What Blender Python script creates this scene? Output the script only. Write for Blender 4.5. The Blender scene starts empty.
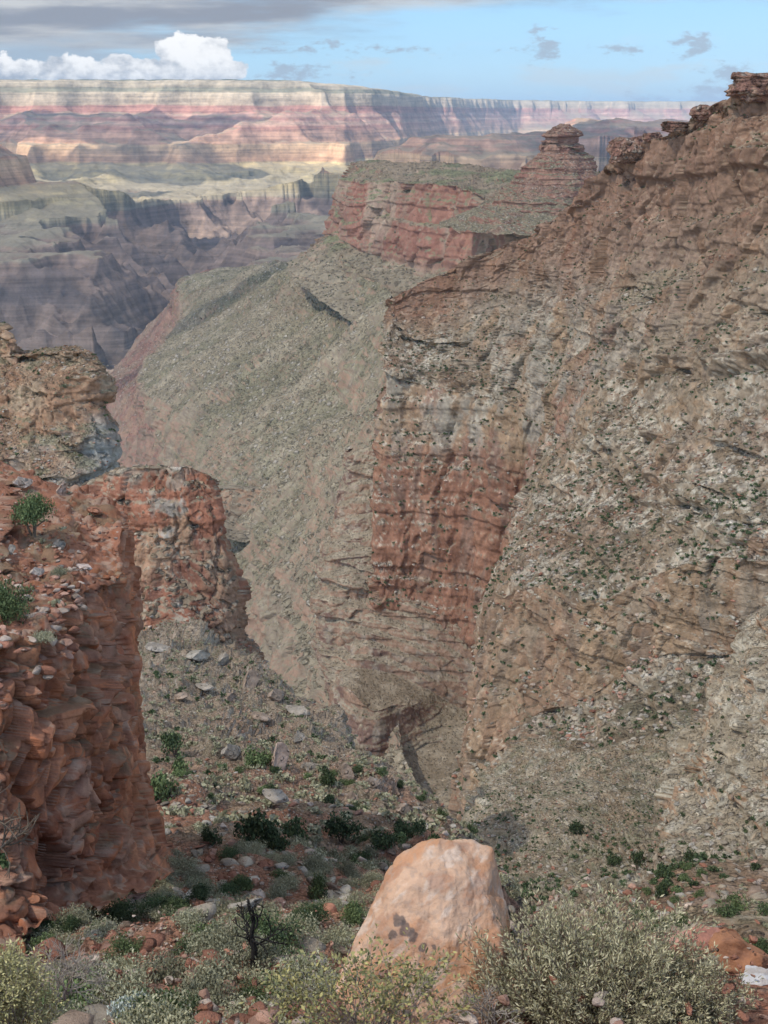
import bpy, bmesh, math, random, time
import numpy as np
from mathutils import Vector
T0=time.time()
rnd=random.Random(7); rng=np.random.default_rng(11)
W,Hh=768,1024
F=1300.0; PITCH=math.atan(400/F)
CP,SP=math.cos(PITCH),math.sin(PITCH)
def P(px,py,Y):
    u=(px-384)/F; v=(512-py)/F
    dy=CP+v*SP; dz=-SP+v*CP
    s=Y/dy
    return (u*s,Y,dz*s)
def proj(X):
    X=np.asarray(X,float)
    d=X[...,1]*CP-X[...,2]*SP
    upc=X[...,1]*SP+X[...,2]*CP
    d=np.where(d<0.05,0.05,d)
    return 384+F*X[...,0]/d, 512-F*upc/d, d
# ------------------------------------------------------------------ noise
def _h(ix,iy,iz,seed):
    h=(ix.astype(np.int64)*374761393+iy.astype(np.int64)*668265263+iz.astype(np.int64)*2147483647+seed*1274126177)&0xffffffff
    h=((h^(h>>13))*1274126177)&0xffffffff
    h=((h^(h>>16))*2246822519)&0xffffffff
    return (h^(h>>15))&0xffffffff
def hashf(ix,iy,iz,seed=0):
    return _h(np.asarray(ix),np.asarray(iy),np.asarray(iz),seed)/4294967295.0
_G=np.array([[1,1,0],[-1,1,0],[1,-1,0],[-1,-1,0],[1,0,1],[-1,0,1],[1,0,-1],[-1,0,-1],[0,1,1],[0,-1,1],[0,1,-1],[0,-1,-1],[1,1,0],[-1,1,0],[0,-1,1],[0,-1,-1]],float)
from concurrent.futures import ThreadPoolExecutor
POOL=ThreadPoolExecutor(4)
def chunked(f):
    def g(p,*a):
        sh=p.shape[:-1]; q=np.ascontiguousarray(p.reshape(-1,3)); n=len(q)
        if n<40000: r=f(q,*a)
        else:
            ch=[q[k:k+24000] for k in range(0,n,24000)]
            r=list(POOL.map(lambda c:f(c,*a),ch))
            r=tuple(np.concatenate(z) for z in zip(*r)) if isinstance(r[0],tuple) else np.concatenate(r)
        return tuple(z.reshape(sh) for z in r) if isinstance(r,tuple) else r.reshape(sh)
    return g
@chunked
def noise3(p,seed=0):
    i=np.floor(p).astype(np.int64); f=p-i
    u=f*f*f*(f*(f*6-15)+10)
    out=0
    for dx in (0,1):
        wx=u[...,0] if dx else 1-u[...,0]
        for dy in (0,1):
            wy=u[...,1] if dy else 1-u[...,1]
            for dz in (0,1):
                wz=u[...,2] if dz else 1-u[...,2]
                g=_G[_h(i[...,0]+dx,i[...,1]+dy,i[...,2]+dz,seed)&15]
                dd=g[...,0]*(f[...,0]-dx)+g[...,1]*(f[...,1]-dy)+g[...,2]*(f[...,2]-dz)
                out=out+wx*wy*wz*dd
    return out
def fbm(X,L,octv=4,seed=0,gain=.5,sc=(1,1,1),ridged=False):
    p=X*(np.array(sc)/L); a=1.0; s=0; t=0
    for o in range(octv):
        n=noise3(p+17.3*o,seed+o)
        if ridged: n=0.5-np.abs(n)*1.6
        s=s+a*n; t+=a; a*=gain; p=p*2.03
    return s/t*(1.0 if ridged else 1.6)
def worley(X,L,seed=0,sc=(1,1,1)):
    """F1, F2 and the id of the nearest cell"""
    return _worley(X*(np.array(sc)/L),seed)
def terrace(z,T,h2,slope,seed):
    """a slope broken into benches: a gentle tread, then a riser; every bench has its own strength"""
    q=z/T; i=np.floor(q); f=q-i; o=np.zeros_like(i)
    A=T*h2/(2*slope)*np.clip(hashf(i,o,o,seed)*1.7-.25,0,1.15)
    up=-1+2*sstep(0,1,(1-f)/(1-h2)*.98); dn=1-2*np.clip((h2-f)/h2,0,1)
    return A*np.where(f>h2,up,dn)
def facets(X,L,seed=0,sc=(1,1,1),tilt=.9,crack=.35,cw=.05):
    """broken rock face: irregular angular scars, each set back and tilted on its own, parted by cracks"""
    f1,f2,idn,t=_worley(X*(np.array(sc)/L),seed,True)
    return (idn-.5)*2*.6+t*tilt-crack*np.exp(-(f2-f1)/cw), idn
@chunked
def _worley(p,seed,grad=False):
    i=np.floor(p).astype(np.int64)
    f1=np.full(p.shape[:-1],9.0); f2=f1.copy(); idn=np.zeros(p.shape[:-1]); og=np.zeros(p.shape)
    for dx in (-1,0,1):
        for dy in (-1,0,1):
            for dz in (-1,0,1):
                jx,jy,jz=i[...,0]+dx,i[...,1]+dy,i[...,2]+dz
                h=_h(jx,jy,jz,seed)
                rx=(h&1023)/1023.; ry=((h>>10)&1023)/1023.; rz=((h>>20)&1023)/1023.
                d=np.sqrt((jx+rx-p[...,0])**2+(jy+ry-p[...,1])**2+(jz+rz-p[...,2])**2)
                c=d<f1; og=np.where(c[...,None],p-np.stack([jx+rx,jy+ry,jz+rz],-1),og) if grad else og
                f2=np.where(c,f1,np.minimum(f2,d)); idn=np.where(c,(h%9973)/9973.,idn); f1=np.where(c,d,f1)
    if grad:      # height of a randomly tilted facet in each cell
        g=np.stack([np.sin(idn*917.),np.sin(idn*1733.+1),np.sin(idn*2551.+2)],-1); return f1,f2,idn,np.sum(g*og,-1)
    return f1,f2,idn
def sstep(a,b,x):
    t=np.clip((x-a)/(b-a),0,1); return t*t*(3-2*t)
def strata(z,T,seed=0,sharp=.22):
    """1-D bedding: each bed has its own outward offset in -1..1, with short steps between beds"""
    q=z/T; i=np.floor(q); f=q-i
    o=np.zeros_like(i)
    a=hashf(i,o,o,seed)*2-1; b=hashf(i+1,o,o,seed)*2-1
    t=sstep(1-sharp,1,f)
    return a*(1-t)+b*t - .25*sstep(.0,.9,1-f)*0
def blocks(S,z,T,Wd,seed=0):
    """masonry-like fracture: beds of thickness T cut by joints of width Wd; returns an offset 0..1 and an id"""
    zz=z/T; bi=np.floor(zz); o=np.zeros_like(bi)
    sh=hashf(bi,o,o,seed)*7; w=Wd*(.55+1.1*hashf(bi,o+3,o,seed))
    ss=S/w+sh; ji=np.floor(ss)
    return hashf(bi,ji,o,seed+5), zz-bi, ss-ji
# ------------------------------------------------------------------ materials
def new_mat(name):
    m=bpy.data.materials.new(name); m.use_nodes=True
    nt=m.node_tree; b=nt.nodes['Principled BSDF']; b.inputs['Roughness'].default_value=.9
    b.inputs['Specular IOR Level'].default_value=.15
    return m,nt,b
def rock_mat(name,scale,bump=.5,bscale=None,var=.35,rough=.92,stones=()):
    """albedo from the mesh's Col attribute, broken up by fine procedural mottling and bump"""
    m,nt,b=new_mat(name); N=nt.nodes; L=nt.links
    at=N.new('ShaderNodeAttribute'); at.attribute_name='Col'
    tc=N.new('ShaderNodeTexCoord')
    n1=N.new('ShaderNodeTexNoise'); n1.inputs['Scale'].default_value=scale; n1.inputs['Detail'].default_value=6; n1.inputs['Roughness'].default_value=.65
    n2=N.new('ShaderNodeTexNoise'); n2.inputs['Scale'].default_value=scale*.23; n2.inputs['Detail'].default_value=3
    L.new(tc.outputs['Object'],n1.inputs['Vector']); L.new(tc.outputs['Object'],n2.inputs['Vector'])
    mr=N.new('ShaderNodeMapRange'); mr.inputs[1].default_value=.28; mr.inputs[2].default_value=.72; mr.inputs[3].default_value=1-var; mr.inputs[4].default_value=1+var
    L.new(n1.outputs['Fac'],mr.inputs[0])
    mr2=N.new('ShaderNodeMapRange'); mr2.inputs[1].default_value=.3; mr2.inputs[2].default_value=.7; mr2.inputs[3].default_value=1-var*.5; mr2.inputs[4].default_value=1+var*.5
    L.new(n2.outputs['Fac'],mr2.inputs[0])
    mu=N.new('ShaderNodeMath'); mu.operation='MULTIPLY'; L.new(mr.outputs[0],mu.inputs[0]); L.new(mr2.outputs[0],mu.inputs[1])
    vm=N.new('ShaderNodeVectorMath'); vm.operation='SCALE'; L.new(at.outputs['Color'],vm.inputs[0]); L.new(mu.outputs[0],vm.inputs['Scale'])
    last=vm.outputs[0]; hgt=None
    for k,(sc,amt,cov,st) in enumerate(stones):       # loose stones: cells of their own tone, raised a little
        vo=N.new('ShaderNodeTexVoronoi'); vo.inputs['Scale'].default_value=sc; L.new(tc.outputs['Object'],vo.inputs['Vector'])
        sp=N.new('ShaderNodeSeparateColor'); L.new(vo.outputs['Color'],sp.inputs[0])
        lt=N.new('ShaderNodeMapRange'); lt.inputs[1].default_value=.0; lt.inputs[2].default_value=1; lt.inputs[3].default_value=1-amt; lt.inputs[4].default_value=1+amt*1.25; L.new(sp.outputs[0],lt.inputs[0])
        cv=N.new('ShaderNodeMath'); cv.operation='LESS_THAN'; L.new(sp.outputs[1],cv.inputs[0]); cv.inputs[1].default_value=cov
        ed=N.new('ShaderNodeMapRange'); ed.inputs[1].default_value=.62; ed.inputs[2].default_value=.35; L.new(vo.outputs['Distance'],ed.inputs[0])
        mk=N.new('ShaderNodeMath'); mk.operation='MULTIPLY'; L.new(cv.outputs[0],mk.inputs[0]); L.new(ed.outputs[0],mk.inputs[1])
        mk0=mk; mk=N.new('ShaderNodeMath'); mk.operation='MULTIPLY'; L.new(mk0.outputs[0],mk.inputs[0]); L.new(at.outputs['Alpha'],mk.inputs[1])
        mf=N.new('ShaderNodeMix'); mf.data_type='FLOAT'; L.new(mk.outputs[0],mf.inputs[0]); mf.inputs[2].default_value=1; L.new(lt.outputs[0],mf.inputs[3])
        v2=N.new('ShaderNodeVectorMath'); v2.operation='SCALE'; L.new(last,v2.inputs[0]); L.new(mf.outputs[0],v2.inputs['Scale'])
        gm=N.new('ShaderNodeMix'); gm.data_type='RGBA'; gm.inputs[7].default_value=(*st,1); L.new(v2.outputs[0],gm.inputs[6])
        g1=N.new('ShaderNodeMath'); g1.operation='GREATER_THAN'; L.new(sp.outputs[2],g1.inputs[0]); g1.inputs[1].default_value=.72
        g2=N.new('ShaderNodeMath'); g2.operation='MULTIPLY'; L.new(g1.outputs[0],g2.inputs[0]); L.new(mk.outputs[0],g2.inputs[1])
        g3=N.new('ShaderNodeMath'); g3.operation='MULTIPLY'; L.new(g2.outputs[0],g3.inputs[0]); g3.inputs[1].default_value=.6
        L.new(g3.outputs[0],gm.inputs[0]); last=gm.outputs[2]
        hh=N.new('ShaderNodeMath'); hh.operation='DIVIDE'; L.new(mk.outputs[0],hh.inputs[0]); hh.inputs[1].default_value=sc*1.5
        if hgt is None: hgt=hh.outputs[0]
        else:
            ad=N.new('ShaderNodeMath'); ad.operation='ADD'; L.new(hgt,ad.inputs[0]); L.new(hh.outputs[0],ad.inputs[1]); hgt=ad.outputs[0]
    L.new(last,b.inputs['Base Color'])
    if bump>0:
        n3=N.new('ShaderNodeTexNoise'); n3.inputs['Scale'].default_value=bscale or scale*1.5; n3.inputs['Detail'].default_value=5; n3.inputs['Roughness'].default_value=.7
        L.new(tc.outputs['Object'],n3.inputs['Vector'])
        bp=N.new('ShaderNodeBump'); bp.inputs['Strength'].default_value=bump; bp.inputs['Distance'].default_value=.6/(bscale or scale*1.5)
        L.new(n3.outputs['Fac'],bp.inputs['Height']); L.new(bp.outputs[0],b.inputs['Normal'])
        if hgt is not None:
            b2=N.new('ShaderNodeBump'); b2.inputs['Strength'].default_value=.9; b2.inputs['Distance'].default_value=1.0
            L.new(hgt,b2.inputs['Height']); L.new(bp.outputs[0],b2.inputs['Normal']); L.new(b2.outputs[0],b.inputs['Normal'])
    b.inputs['Roughness'].default_value=rough
    return m
def leaf_mat(name,col,col2,scale=3,trans=.25):
    m,nt,b=new_mat(name); N=nt.nodes; L=nt.links
    g=N.new('ShaderNodeNewGeometry'); r=N.new('ShaderNodeValToRGB')
    r.color_ramp.elements[0].color=(*col,1); r.color_ramp.elements[1].color=(*col2,1)
    oi=N.new('ShaderNodeObjectInfo')
    L.new(g.outputs['Random Per Island'],r.inputs[0])
    hs=N.new('ShaderNodeHueSaturation'); L.new(r.outputs[0],hs.inputs['Color'])
    mr=N.new('ShaderNodeMapRange'); mr.inputs[3].default_value=.7; mr.inputs[4].default_value=1.35
    L.new(oi.outputs['Random'],mr.inputs[0]); L.new(mr.outputs[0],hs.inputs['Value'])
    L.new(hs.outputs[0],b.inputs['Base Color'])
    b.inputs['Roughness'].default_value=.7
    return m
def wood_mat(name,col):
    m,nt,b=new_mat(name); N=nt.nodes; L=nt.links
    n=N.new('ShaderNodeTexNoise'); n.inputs['Scale'].default_value=9; n.inputs['Detail'].default_value=5
    r=N.new('ShaderNodeValToRGB'); r.color_ramp.elements[0].color=(*[c*.6 for c in col],1); r.color_ramp.elements[1].color=(*[c*1.4 for c in col],1)
    L.new(n.outputs['Fac'],r.inputs[0]); L.new(r.outputs[0],b.inputs['Base Color']); return m
# ------------------------------------------------------------------ mesh + objects
SC=bpy.context.scene; COL=SC.collection
def mk_mesh(name,V,Q,mat,col=None,smooth=True):
    V=np.ascontiguousarray(V,dtype=np.float32); Q=np.ascontiguousarray(Q,dtype=np.int32)
    me=bpy.data.meshes.new(name); k=Q.shape[1]
    me.vertices.add(len(V)); me.vertices.foreach_set('co',V.ravel())
    me.loops.add(Q.size); me.loops.foreach_set('vertex_index',Q.ravel())
    me.polygons.add(len(Q)); me.polygons.foreach_set('loop_start',np.arange(0,Q.size,k,dtype=np.int32)); me.polygons.foreach_set('loop_total',np.full(len(Q),k,dtype=np.int32))
    me.update(calc_edges=True)
    if smooth: me.polygons.foreach_set('use_smooth',np.ones(len(Q),dtype=bool))
    if col is not None:
        a=me.color_attributes.new('Col','FLOAT_COLOR','POINT')
        c=np.ones((len(V),4),np.float32); c[:,:3]=np.clip(col[:,:3],0,1)
        if col.shape[1]==4: c[:,3]=col[:,3]
        a.data.foreach_set('color',c.ravel())
    if mat: me.materials.append(mat)
    return me
def obj(name,me,parent=None,kind=None,label=None,cat=None,group=None,loc=None):
    o=bpy.data.objects.new(name,me); COL.objects.link(o)
    if parent: o.parent=parent
    if loc is not None: o.location=loc
    if kind: o['kind']=kind
    if label: o['label']=label
    if cat: o['category']=cat
    if group: o['group']=group
    return o
def grid_faces(n,m):
    a=np.arange(n*m).reshape(n,m)
    return np.stack([a[:-1,:-1],a[1:,:-1],a[1:,1:],a[:-1,1:]],-1).reshape(-1,4)
def catmull(C,t):
    """C (n,...) control values, t in 0..n-1"""
    n=len(C); i=np.clip(np.floor(t).astype(int),0,n-2); f=(t-i).reshape((-1,)+(1,)*(C.ndim-1))
    p0=C[np.clip(i-1,0,n-1)]; p1=C[i]; p2=C[i+1]; p3=C[np.clip(i+2,0,n-1)]
    return .5*((2*p1)+(-p0+p2)*f+(2*p0-5*p1+4*p2-p3)*f*f+(-p0+3*p1-3*p2+p3)*f**3)
def lerp_rows(C,t):
    n=len(C); i=np.clip(np.floor(t).astype(int),0,n-2); f=(t-i).reshape((-1,)+(1,)*(C.ndim-1))
    return C[i]*(1-f)+C[i+1]*f
def seg_counts(PX,axis,px,cap=420,mn=3):
    """how many subdivisions each control segment needs for one vertex per px pixels"""
    d=np.hypot(np.diff(PX[...,0],axis=axis),np.diff(PX[...,1],axis=axis))
    m=d.max(axis=1-axis)
    return np.clip(np.ceil(m/px).astype(int),mn,cap)
ZB=np.full((512,384),1e9)           # coarse depth picture, only to choose which shrubs are worth being objects
ALL=[]
def rasterize(V):
    px,py,d=proj(V); x=(px/2).astype(int); y=(py/2).astype(int)
    ok=(x>=0)&(x<384)&(y>=0)&(y<512)&(d>.3)
    np.minimum.at(ZB,(y[ok],x[ok]),d[ok])
def normals(X):
    du=np.gradient(X,axis=1); dv=np.gradient(X,axis=0)
    n=np.cross(dv,du); n/=np.linalg.norm(n,axis=-1,keepdims=True)+1e-9
    return n
def build_grid(rows,px=1.5,attrs=None,smooth_rows=False,cap=420):
    C=np.array([[P(*p) if p[0]!='w' else p[1:] for p in r] for r in rows],float)
    A=np.array(attrs,float) if attrs is not None else None
    pr=np.stack(proj(C)[:2],-1)
    pr=np.stack([np.clip(pr[...,0],-60,830),np.clip(pr[...,1],-40,1080)],-1)
    nc=seg_counts(pr,1,px,cap); nr=seg_counts(pr,0,px,cap)
    tc=np.concatenate([np.arange(n)/n+i for i,n in enumerate(nc)]+[[len(nc)]]).astype(float)
    tr=np.concatenate([np.arange(n)/n+i for i,n in enumerate(nr)]+[[len(nr)]]).astype(float)
    X=catmull(C.transpose(1,0,2),tc).transpose(1,0,2)
    X=(catmull if smooth_rows else lerp_rows)(X,tr)
    AT=None
    if A is not None:            # A: rows x k
        AT=lerp_rows(A,tr)
    return X,AT,tr,tc
def smooth2(A,k):
    A=A.copy()
    for _ in range(k):
        A[1:-1]=(A[:-2]+2*A[1:-1]+A[2:])/4; A[:,1:-1]=(A[:,:-2]+2*A[:,1:-1]+A[:,2:])/4
    return A
def outward(X,N):
    h=N.copy(); h[...,2]=0; l=np.linalg.norm(h,axis=-1,keepdims=True)
    return h/(l+1e-6)*np.clip(l*2,0,1)
def lerp(a,b,t):
    a=np.asarray(a,float); b=np.asarray(b,float); t=np.asarray(t)[...,None]
    return a*(1-t)+b*t
SURF={}
def finish(name,X,col,mat,label=None,rast=True):
    N=normals(X); n,m=X.shape[:2]
    Ns=smooth2(N,1); col=np.concatenate([col[...,:3]*np.array([1.0,.985,.92]),sstep(.5,.72,Ns[...,2])[...,None]],-1)
    me=mk_mesh(name,X.reshape(-1,3),grid_faces(n,m),mat,col.reshape(-1,4),smooth=name in('far_canyon','ground'))
    o=obj(name,me,kind='structure')
    if rast: rasterize(X.reshape(-1,3))
    SURF[o.name]=(X,N)
    print(o.name,X.shape,'%.1fs'%(time.time()-T0))
    return o
# ------------------------------------------------------------------ landforms
RED=(.285,.105,.058); RWALL=(.25,.14,.10); TANROCK=(.30,.205,.135); GREY=(.31,.28,.235); PALE=(.44,.40,.33)
SOIL=(.19,.145,.10); REDSOIL=(.195,.105,.07); OLIVE=(.20,.18,.12); SCRUB=(.15,.15,.095); DKROCK=(.15,.095,.07); VARN=(.16,.125,.105)
def dress(name,rows,mat,px=1.5,L1=60,A1=5,beds=((14,2.5),(4,1.2)),blk=((9,9,1.6),(3,4,.7)),flute=(18,2.5),
          tal=((12,1.0),(3,.45)),rub=None,seed=1,colf=None,cth=(.42,.72),dip=(0,0),attrs=None,talbeds=0.0,gully=None,smooth_rows=False,wob=1.0,oct1=5,cap=420,grow_far=None,extra=None,ter=None,near_fade=None):
    X,A,tr,tc=build_grid(rows,px,attrs,smooth_rows,cap); XB=X.copy()
    n,m=X.shape[:2]
    N=normals(X); N0=smooth2(N,6)
    X=X+N0*(fbm(X,L1,oct1,seed)*A1)[...,None]
    if gully: X=X+N0*(fbm(X,gully[0],5,seed+7,sc=gully[2],ridged=True)*gully[1]*(1-sstep(.25,.6,1-N0[...,2])*.3))[...,None]
    N=normals(X)
    c=1-sstep(cth[0],cth[1],smooth2(N,2)[...,2])
    O=outward(X,N0)
    mid=X[n//2]; S=np.concatenate([[0],np.cumsum(np.linalg.norm(np.diff(mid[:,:2],axis=0),axis=1))])
    S=np.broadcast_to(S[None,:],(n,m))
    zz=X[...,2]+dip[0]*X[...,0]+dip[1]*X[...,1]
    zz=zz+fbm(X,beds[0][0]*6,3,seed+40,sc=(1,1,.2))*beds[0][0]*.5*wob
    Sw=S+fbm(X,blk[0][1]*3,3,seed+41)*blk[0][1]*.8
    d=np.zeros((n,m))
    patchy=sstep(-.12,.12,fbm(X,beds[0][0]*5,3,seed+55,sc=(1,1,2.5)))
    for k,(T,a) in enumerate(beds): d+=strata(zz,T,seed+k,.16)*a*(c+(talbeds*(1+2.2*patchy) if k<2 else talbeds)*(1-c))
    dark=np.zeros((n,m))
    wp=np.stack([fbm(X,blk[0][1]*2.5,2,seed+41),fbm(X,blk[0][1]*2.5,2,seed+42),fbm(X,blk[0][1]*2.5,2,seed+43)],-1)*blk[0][1]*.5
    for k,(T,w,a) in enumerate(blk):
        fc,_=facets(X+wp,w,seed+9*k,(1,1,w/T*.8)); d+=fc*a*c
    if flute: d+=fbm(X,flute[0],5,seed+3,sc=(1,1,.22),ridged=True)*flute[1]*c
    X=X+O*d[...,None]
    gf=np.clip(X[...,1]/grow_far,.45,3.2) if grow_far else 1.0
    for k,(L,a) in enumerate(tal):
        X=X+N*(fbm(X,L,4,seed+60+k)*a*gf*(1-.5*c))[...,None]
    if rub:
        for (L,a,dens) in rub:
            f1,f2,idn=worley(X,L,seed+90)
            big=(idn<dens)*sstep(.0,.2,idn+.05)
            X=X+N*(np.clip(.55-f1*(1.0+idn),0,.4)*a*big*(1-c*.8))[...,None]
    for k,(T,h2,sl) in enumerate(ter or ()):
        qz=X[...,2]+fbm(X,T*4,3,seed+130+k,sc=(1,1,.3))*T*.55; pt=sstep(-.28,.05,fbm(X,T*3.5,3,seed+140+k,sc=(1,1,1.5)))
        X=X+O*(terrace(qz,T,h2,sl,seed+150+k)*pt*(1-c*.93))[...,None]
    if extra: X=X+O*extra(X,c)[...,None]
    if near_fade: X=XB+(X-XB)*np.clip(XB[...,1]/near_fade,.06,1)[...,None]
    N=normals(X)
    V=dict(X=X,N=N,c=c,S=S,z=zz,A=A,tr=tr,tc=tc,n=n,m=m)
    col=colf(V)
    o=finish(name,X,col,mat)
    SURF[o.name]=(X,N,c,mat)
    return o
M_FAR=rock_mat('distant_canyon_rock',.02,0)
ST1=(.46,.40,.33); ST2=(.10,.085,.06); ST3=(.40,.24,.17)
def far_mat():
    m,nt,b=new_mat('banded_canyon_rock'); N=nt.nodes; L=nt.links
    tc=N.new('ShaderNodeTexCoord'); sx=N.new('ShaderNodeSeparateXYZ'); L.new(tc.outputs['Object'],sx.inputs[0])
    def mth(op,a,b_,c_=None):
        n=N.new('ShaderNodeMath'); n.operation=op
        for i,v in enumerate((a,b_,c_)):
            if v is None: continue
            if isinstance(v,(int,float)): n.inputs[i].default_value=v
            else: L.new(v,n.inputs[i])
        return n.outputs[0]
    def nse(sc,det=4,z=1.0,r=.55):
        mp=N.new('ShaderNodeMapping'); mp.inputs['Scale'].default_value=(sc,sc,sc*z); L.new(tc.outputs['Object'],mp.inputs[0])
        n=N.new('ShaderNodeTexNoise'); n.inputs['Scale'].default_value=1; n.inputs['Detail'].default_value=det; n.inputs['Roughness'].default_value=r; L.new(mp.outputs[0],n.inputs['Vector']); return n.outputs['Fac']
    z=mth('ADD',sx.outputs['Z'],mth('MULTIPLY',mth('SUBTRACT',nse(.0016),.5),60))
    mr=N.new('ShaderNodeMapRange'); mr.inputs[1].default_value=-1000; mr.inputs[2].default_value=400; L.new(z,mr.inputs[0])
    zs=[-1000,-640,-612,-600,-520,-430,-415,-275,-262,-235,-180,-130,-100,-62,-30,0,55,68,180,192,222,235,292,310,345]
    cs=[(.19,.14,.105),(.21,.145,.11),(.25,.17,.12),(.25,.205,.14),(.31,.245,.13),(.42,.31,.155),(.40,.225,.13),(.46,.30,.17),(.40,.22,.135),(.33,.19,.125),(.44,.25,.165),(.36,.17,.12),(.47,.30,.21),(.33,.16,.12),(.42,.26,.19),(.34,.16,.12),(.35,.17,.125),(.38,.28,.19),(.42,.33,.225),(.20,.18,.12),(.19,.17,.115),(.33,.265,.18),(.37,.30,.21),(.07,.08,.055),(.05,.065,.045)]
    r=N.new('ShaderNodeValToRGB'); e=r.color_ramp.elements
    while len(e)<len(zs): e.new(.5)
    for k,(zz,c) in enumerate(zip(zs,cs)): e[k].position=(zz+1000)/1400; e[k].color=(*c,1)
    L.new(mr.outputs[0],r.inputs[0])
    band=mth('MULTIPLY',mth('SUBTRACT',nse(.0011,3,44,.7),.5),1.7); blot=mth('MULTIPLY',mth('SUBTRACT',nse(.009,5,.8,.65),.5),2.0)
    val=mth('ADD',1,mth('ADD',band,blot)); val=mth('MAXIMUM',val,.25)
    v=N.new('ShaderNodeVectorMath'); v.operation='SCALE'; L.new(r.outputs[0],v.inputs[0]); L.new(val,v.inputs['Scale'])
    g=N.new('ShaderNodeNewGeometry'); sn=N.new('ShaderNodeSeparateXYZ'); L.new(g.outputs['Normal'],sn.inputs[0])
    fl=N.new('ShaderNodeMapRange'); fl.interpolation_type='SMOOTHSTEP'; fl.inputs[1].default_value=.8; fl.inputs[2].default_value=.97; fl.inputs[4].default_value=.65; L.new(sn.outputs['Z'],fl.inputs[0])
    up=N.new('ShaderNodeMapRange'); up.inputs[1].default_value=290; up.inputs[2].default_value=220; L.new(sx.outputs['Z'],up.inputs[0])
    lo=N.new('ShaderNodeMapRange'); lo.inputs[1].default_value=-640; lo.inputs[2].default_value=-610; L.new(sx.outputs['Z'],lo.inputs[0])
    mx_=N.new('ShaderNodeMix'); mx_.data_type='RGBA'; mx_.inputs[7].default_value=(.27,.225,.15,1); L.new(v.outputs[0],mx_.inputs[6]); L.new(mth('MULTIPLY',mth('MULTIPLY',fl.outputs[0],up.outputs[0]),lo.outputs[0]),mx_.inputs[0])
    L.new(mx_.outputs[2],b.inputs['Base Color'])
    n3=nse(.02,5,1.6,.7); bp=N.new('ShaderNodeBump'); bp.inputs['Strength'].default_value=.6; bp.inputs['Distance'].default_value=22; L.new(n3,bp.inputs['Height']); L.new(bp.outputs[0],b.inputs['Normal'])
    return m
M_FAR=far_mat()
M_PROM=rock_mat('promontory_rock',.07,.5,.12,.3,stones=((.16,.35,.5,ST2),))
M_LEDGE=rock_mat('ledge_rock',.5,.6,.8,.3,stones=((.8,.25,.4,ST2),))
M_MID=rock_mat('canyon_rock',.3,.7,.5,.38,stones=((.34,.42,.55,ST1),(.8,.45,.6,ST2)))
M_GREEN=rock_mat('scrubby_slope',.09,.6,.2,.22,stones=((.13,.3,.5,ST1),(.3,.42,.6,ST2)))
M_SLOPE=rock_mat('scree_slope',.7,.8,1.2,.4,stones=((.8,.42,.55,ST1),(2.0,.5,.6,ST2)))
M_NEAR=rock_mat('red_sandstone_rock',1.6,.7,4,.3)
M_DIRT=rock_mat('red_debris_slope',1.8,.9,5,.35,stones=((1.6,.4,.35,ST3),(4.2,.5,.6,ST1),(11,.5,.6,ST2)))

def U(v,a,b): return sstep(a,b,v)
def tint(col,t,w): return lerp(col,np.broadcast_to(t,col.shape),np.clip(w,0,1))
def const(c,X): return np.broadcast_to(np.array(c,float),X.shape).copy()

# ---- right-hand upper slope with the sheer buttress
def col_right(V):
    X,N,c=V['X'],V['N'],V['c']; px,py,_=proj(X)
    t=V['tr'][:,None]; up=1-sstep(1.3,3.2,t+np.zeros_like(c))     # redder towards the upper layers
    a=fbm(X,60,4,5); b=fbm(X,14,4,6); e=fbm(X,5,4,8)
    soil=const(SOIL,X); soil=tint(soil,REDSOIL,up*.9+a*.9+.1)
    soil=tint(soil,(.30,.25,.19),sstep(.0,.35,b)*.5)
    pale=sstep(.05,.3,fbm(X,38,4,12)+(1-up)*.30-.10)*sstep(-.15,.25,e)
    soil=tint(soil,PALE,pale*(1-up)*.9)
    soil=tint(soil,(.36,.27,.20),sstep(.22,.4,e)*.6)
    soil=tint(soil,(.20,.105,.075),sstep(.25,.8,strata(diag(X),24,704,.1)+fbm(X,20,3,706)*.8)*upw(X)*.7)
    soil=tint(soil,(.26,.215,.155),sstep(.3,.8,strata(diag(X),17,707,.1)+fbm(X,25,3,708)*.8)*upw(X)*.6)
    rock=tint(const(RWALL,X),TANROCK,sstep(-.1,.3,fbm(X,30,4,15,sc=(1,1,.35))+ (X[...,2]+215)/260))
    rock=tint(rock,GREY,sstep(.05,.4,fbm(X,16,4,16,sc=(1,1,.5))+(X[...,2]+190)/250)*.8)
    # red wash low on the tall face, tan-orange on the nearer face
    near=sstep(660,560,X[...,1])
    rock=tint(rock,(.235,.115,.075),(1-near)*sstep(-185,-215,X[...,2])*.85)
    rock=tint(rock,(.27,.185,.12),near*.6)
    rock=tint(rock,VARN,sstep(.12,.35,fbm(X,9,4,19,sc=(1,1,.18)))*.45)
    rock=tint(rock,REDSOIL,up*.8)
    alc=sstep(6.1,6.5,t+np.zeros_like(c))*sstep(560,500,X[...,1]); soil=tint(soil,(.15,.125,.085),alc*(.55+fbm(X,8,3,711)))
    cr=1-sstep(.35,.62,N[...,2])
    col=lerp(soil,rock,np.clip(cr*(.35+.65*c)+c*.2,0,1))
    return col
ridge=[(388,300,860),(405,290,855),(450,270,840),(500,247,815),(535,230,790),(565,208,770),(597,181,745),(610,160,725),(650,143,695),(684,124,655),(716,104,625),(752,92,595),(860,40,560)]
def shift(r,dx,dy,dz): 
    return [('w',)+tuple(np.array(P(*p))+np.array((dx,dy,dz))) if p[0]!='w' else ('w',p[1]+dx,p[2]+dy,p[3]+dz) for p in r]
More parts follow.
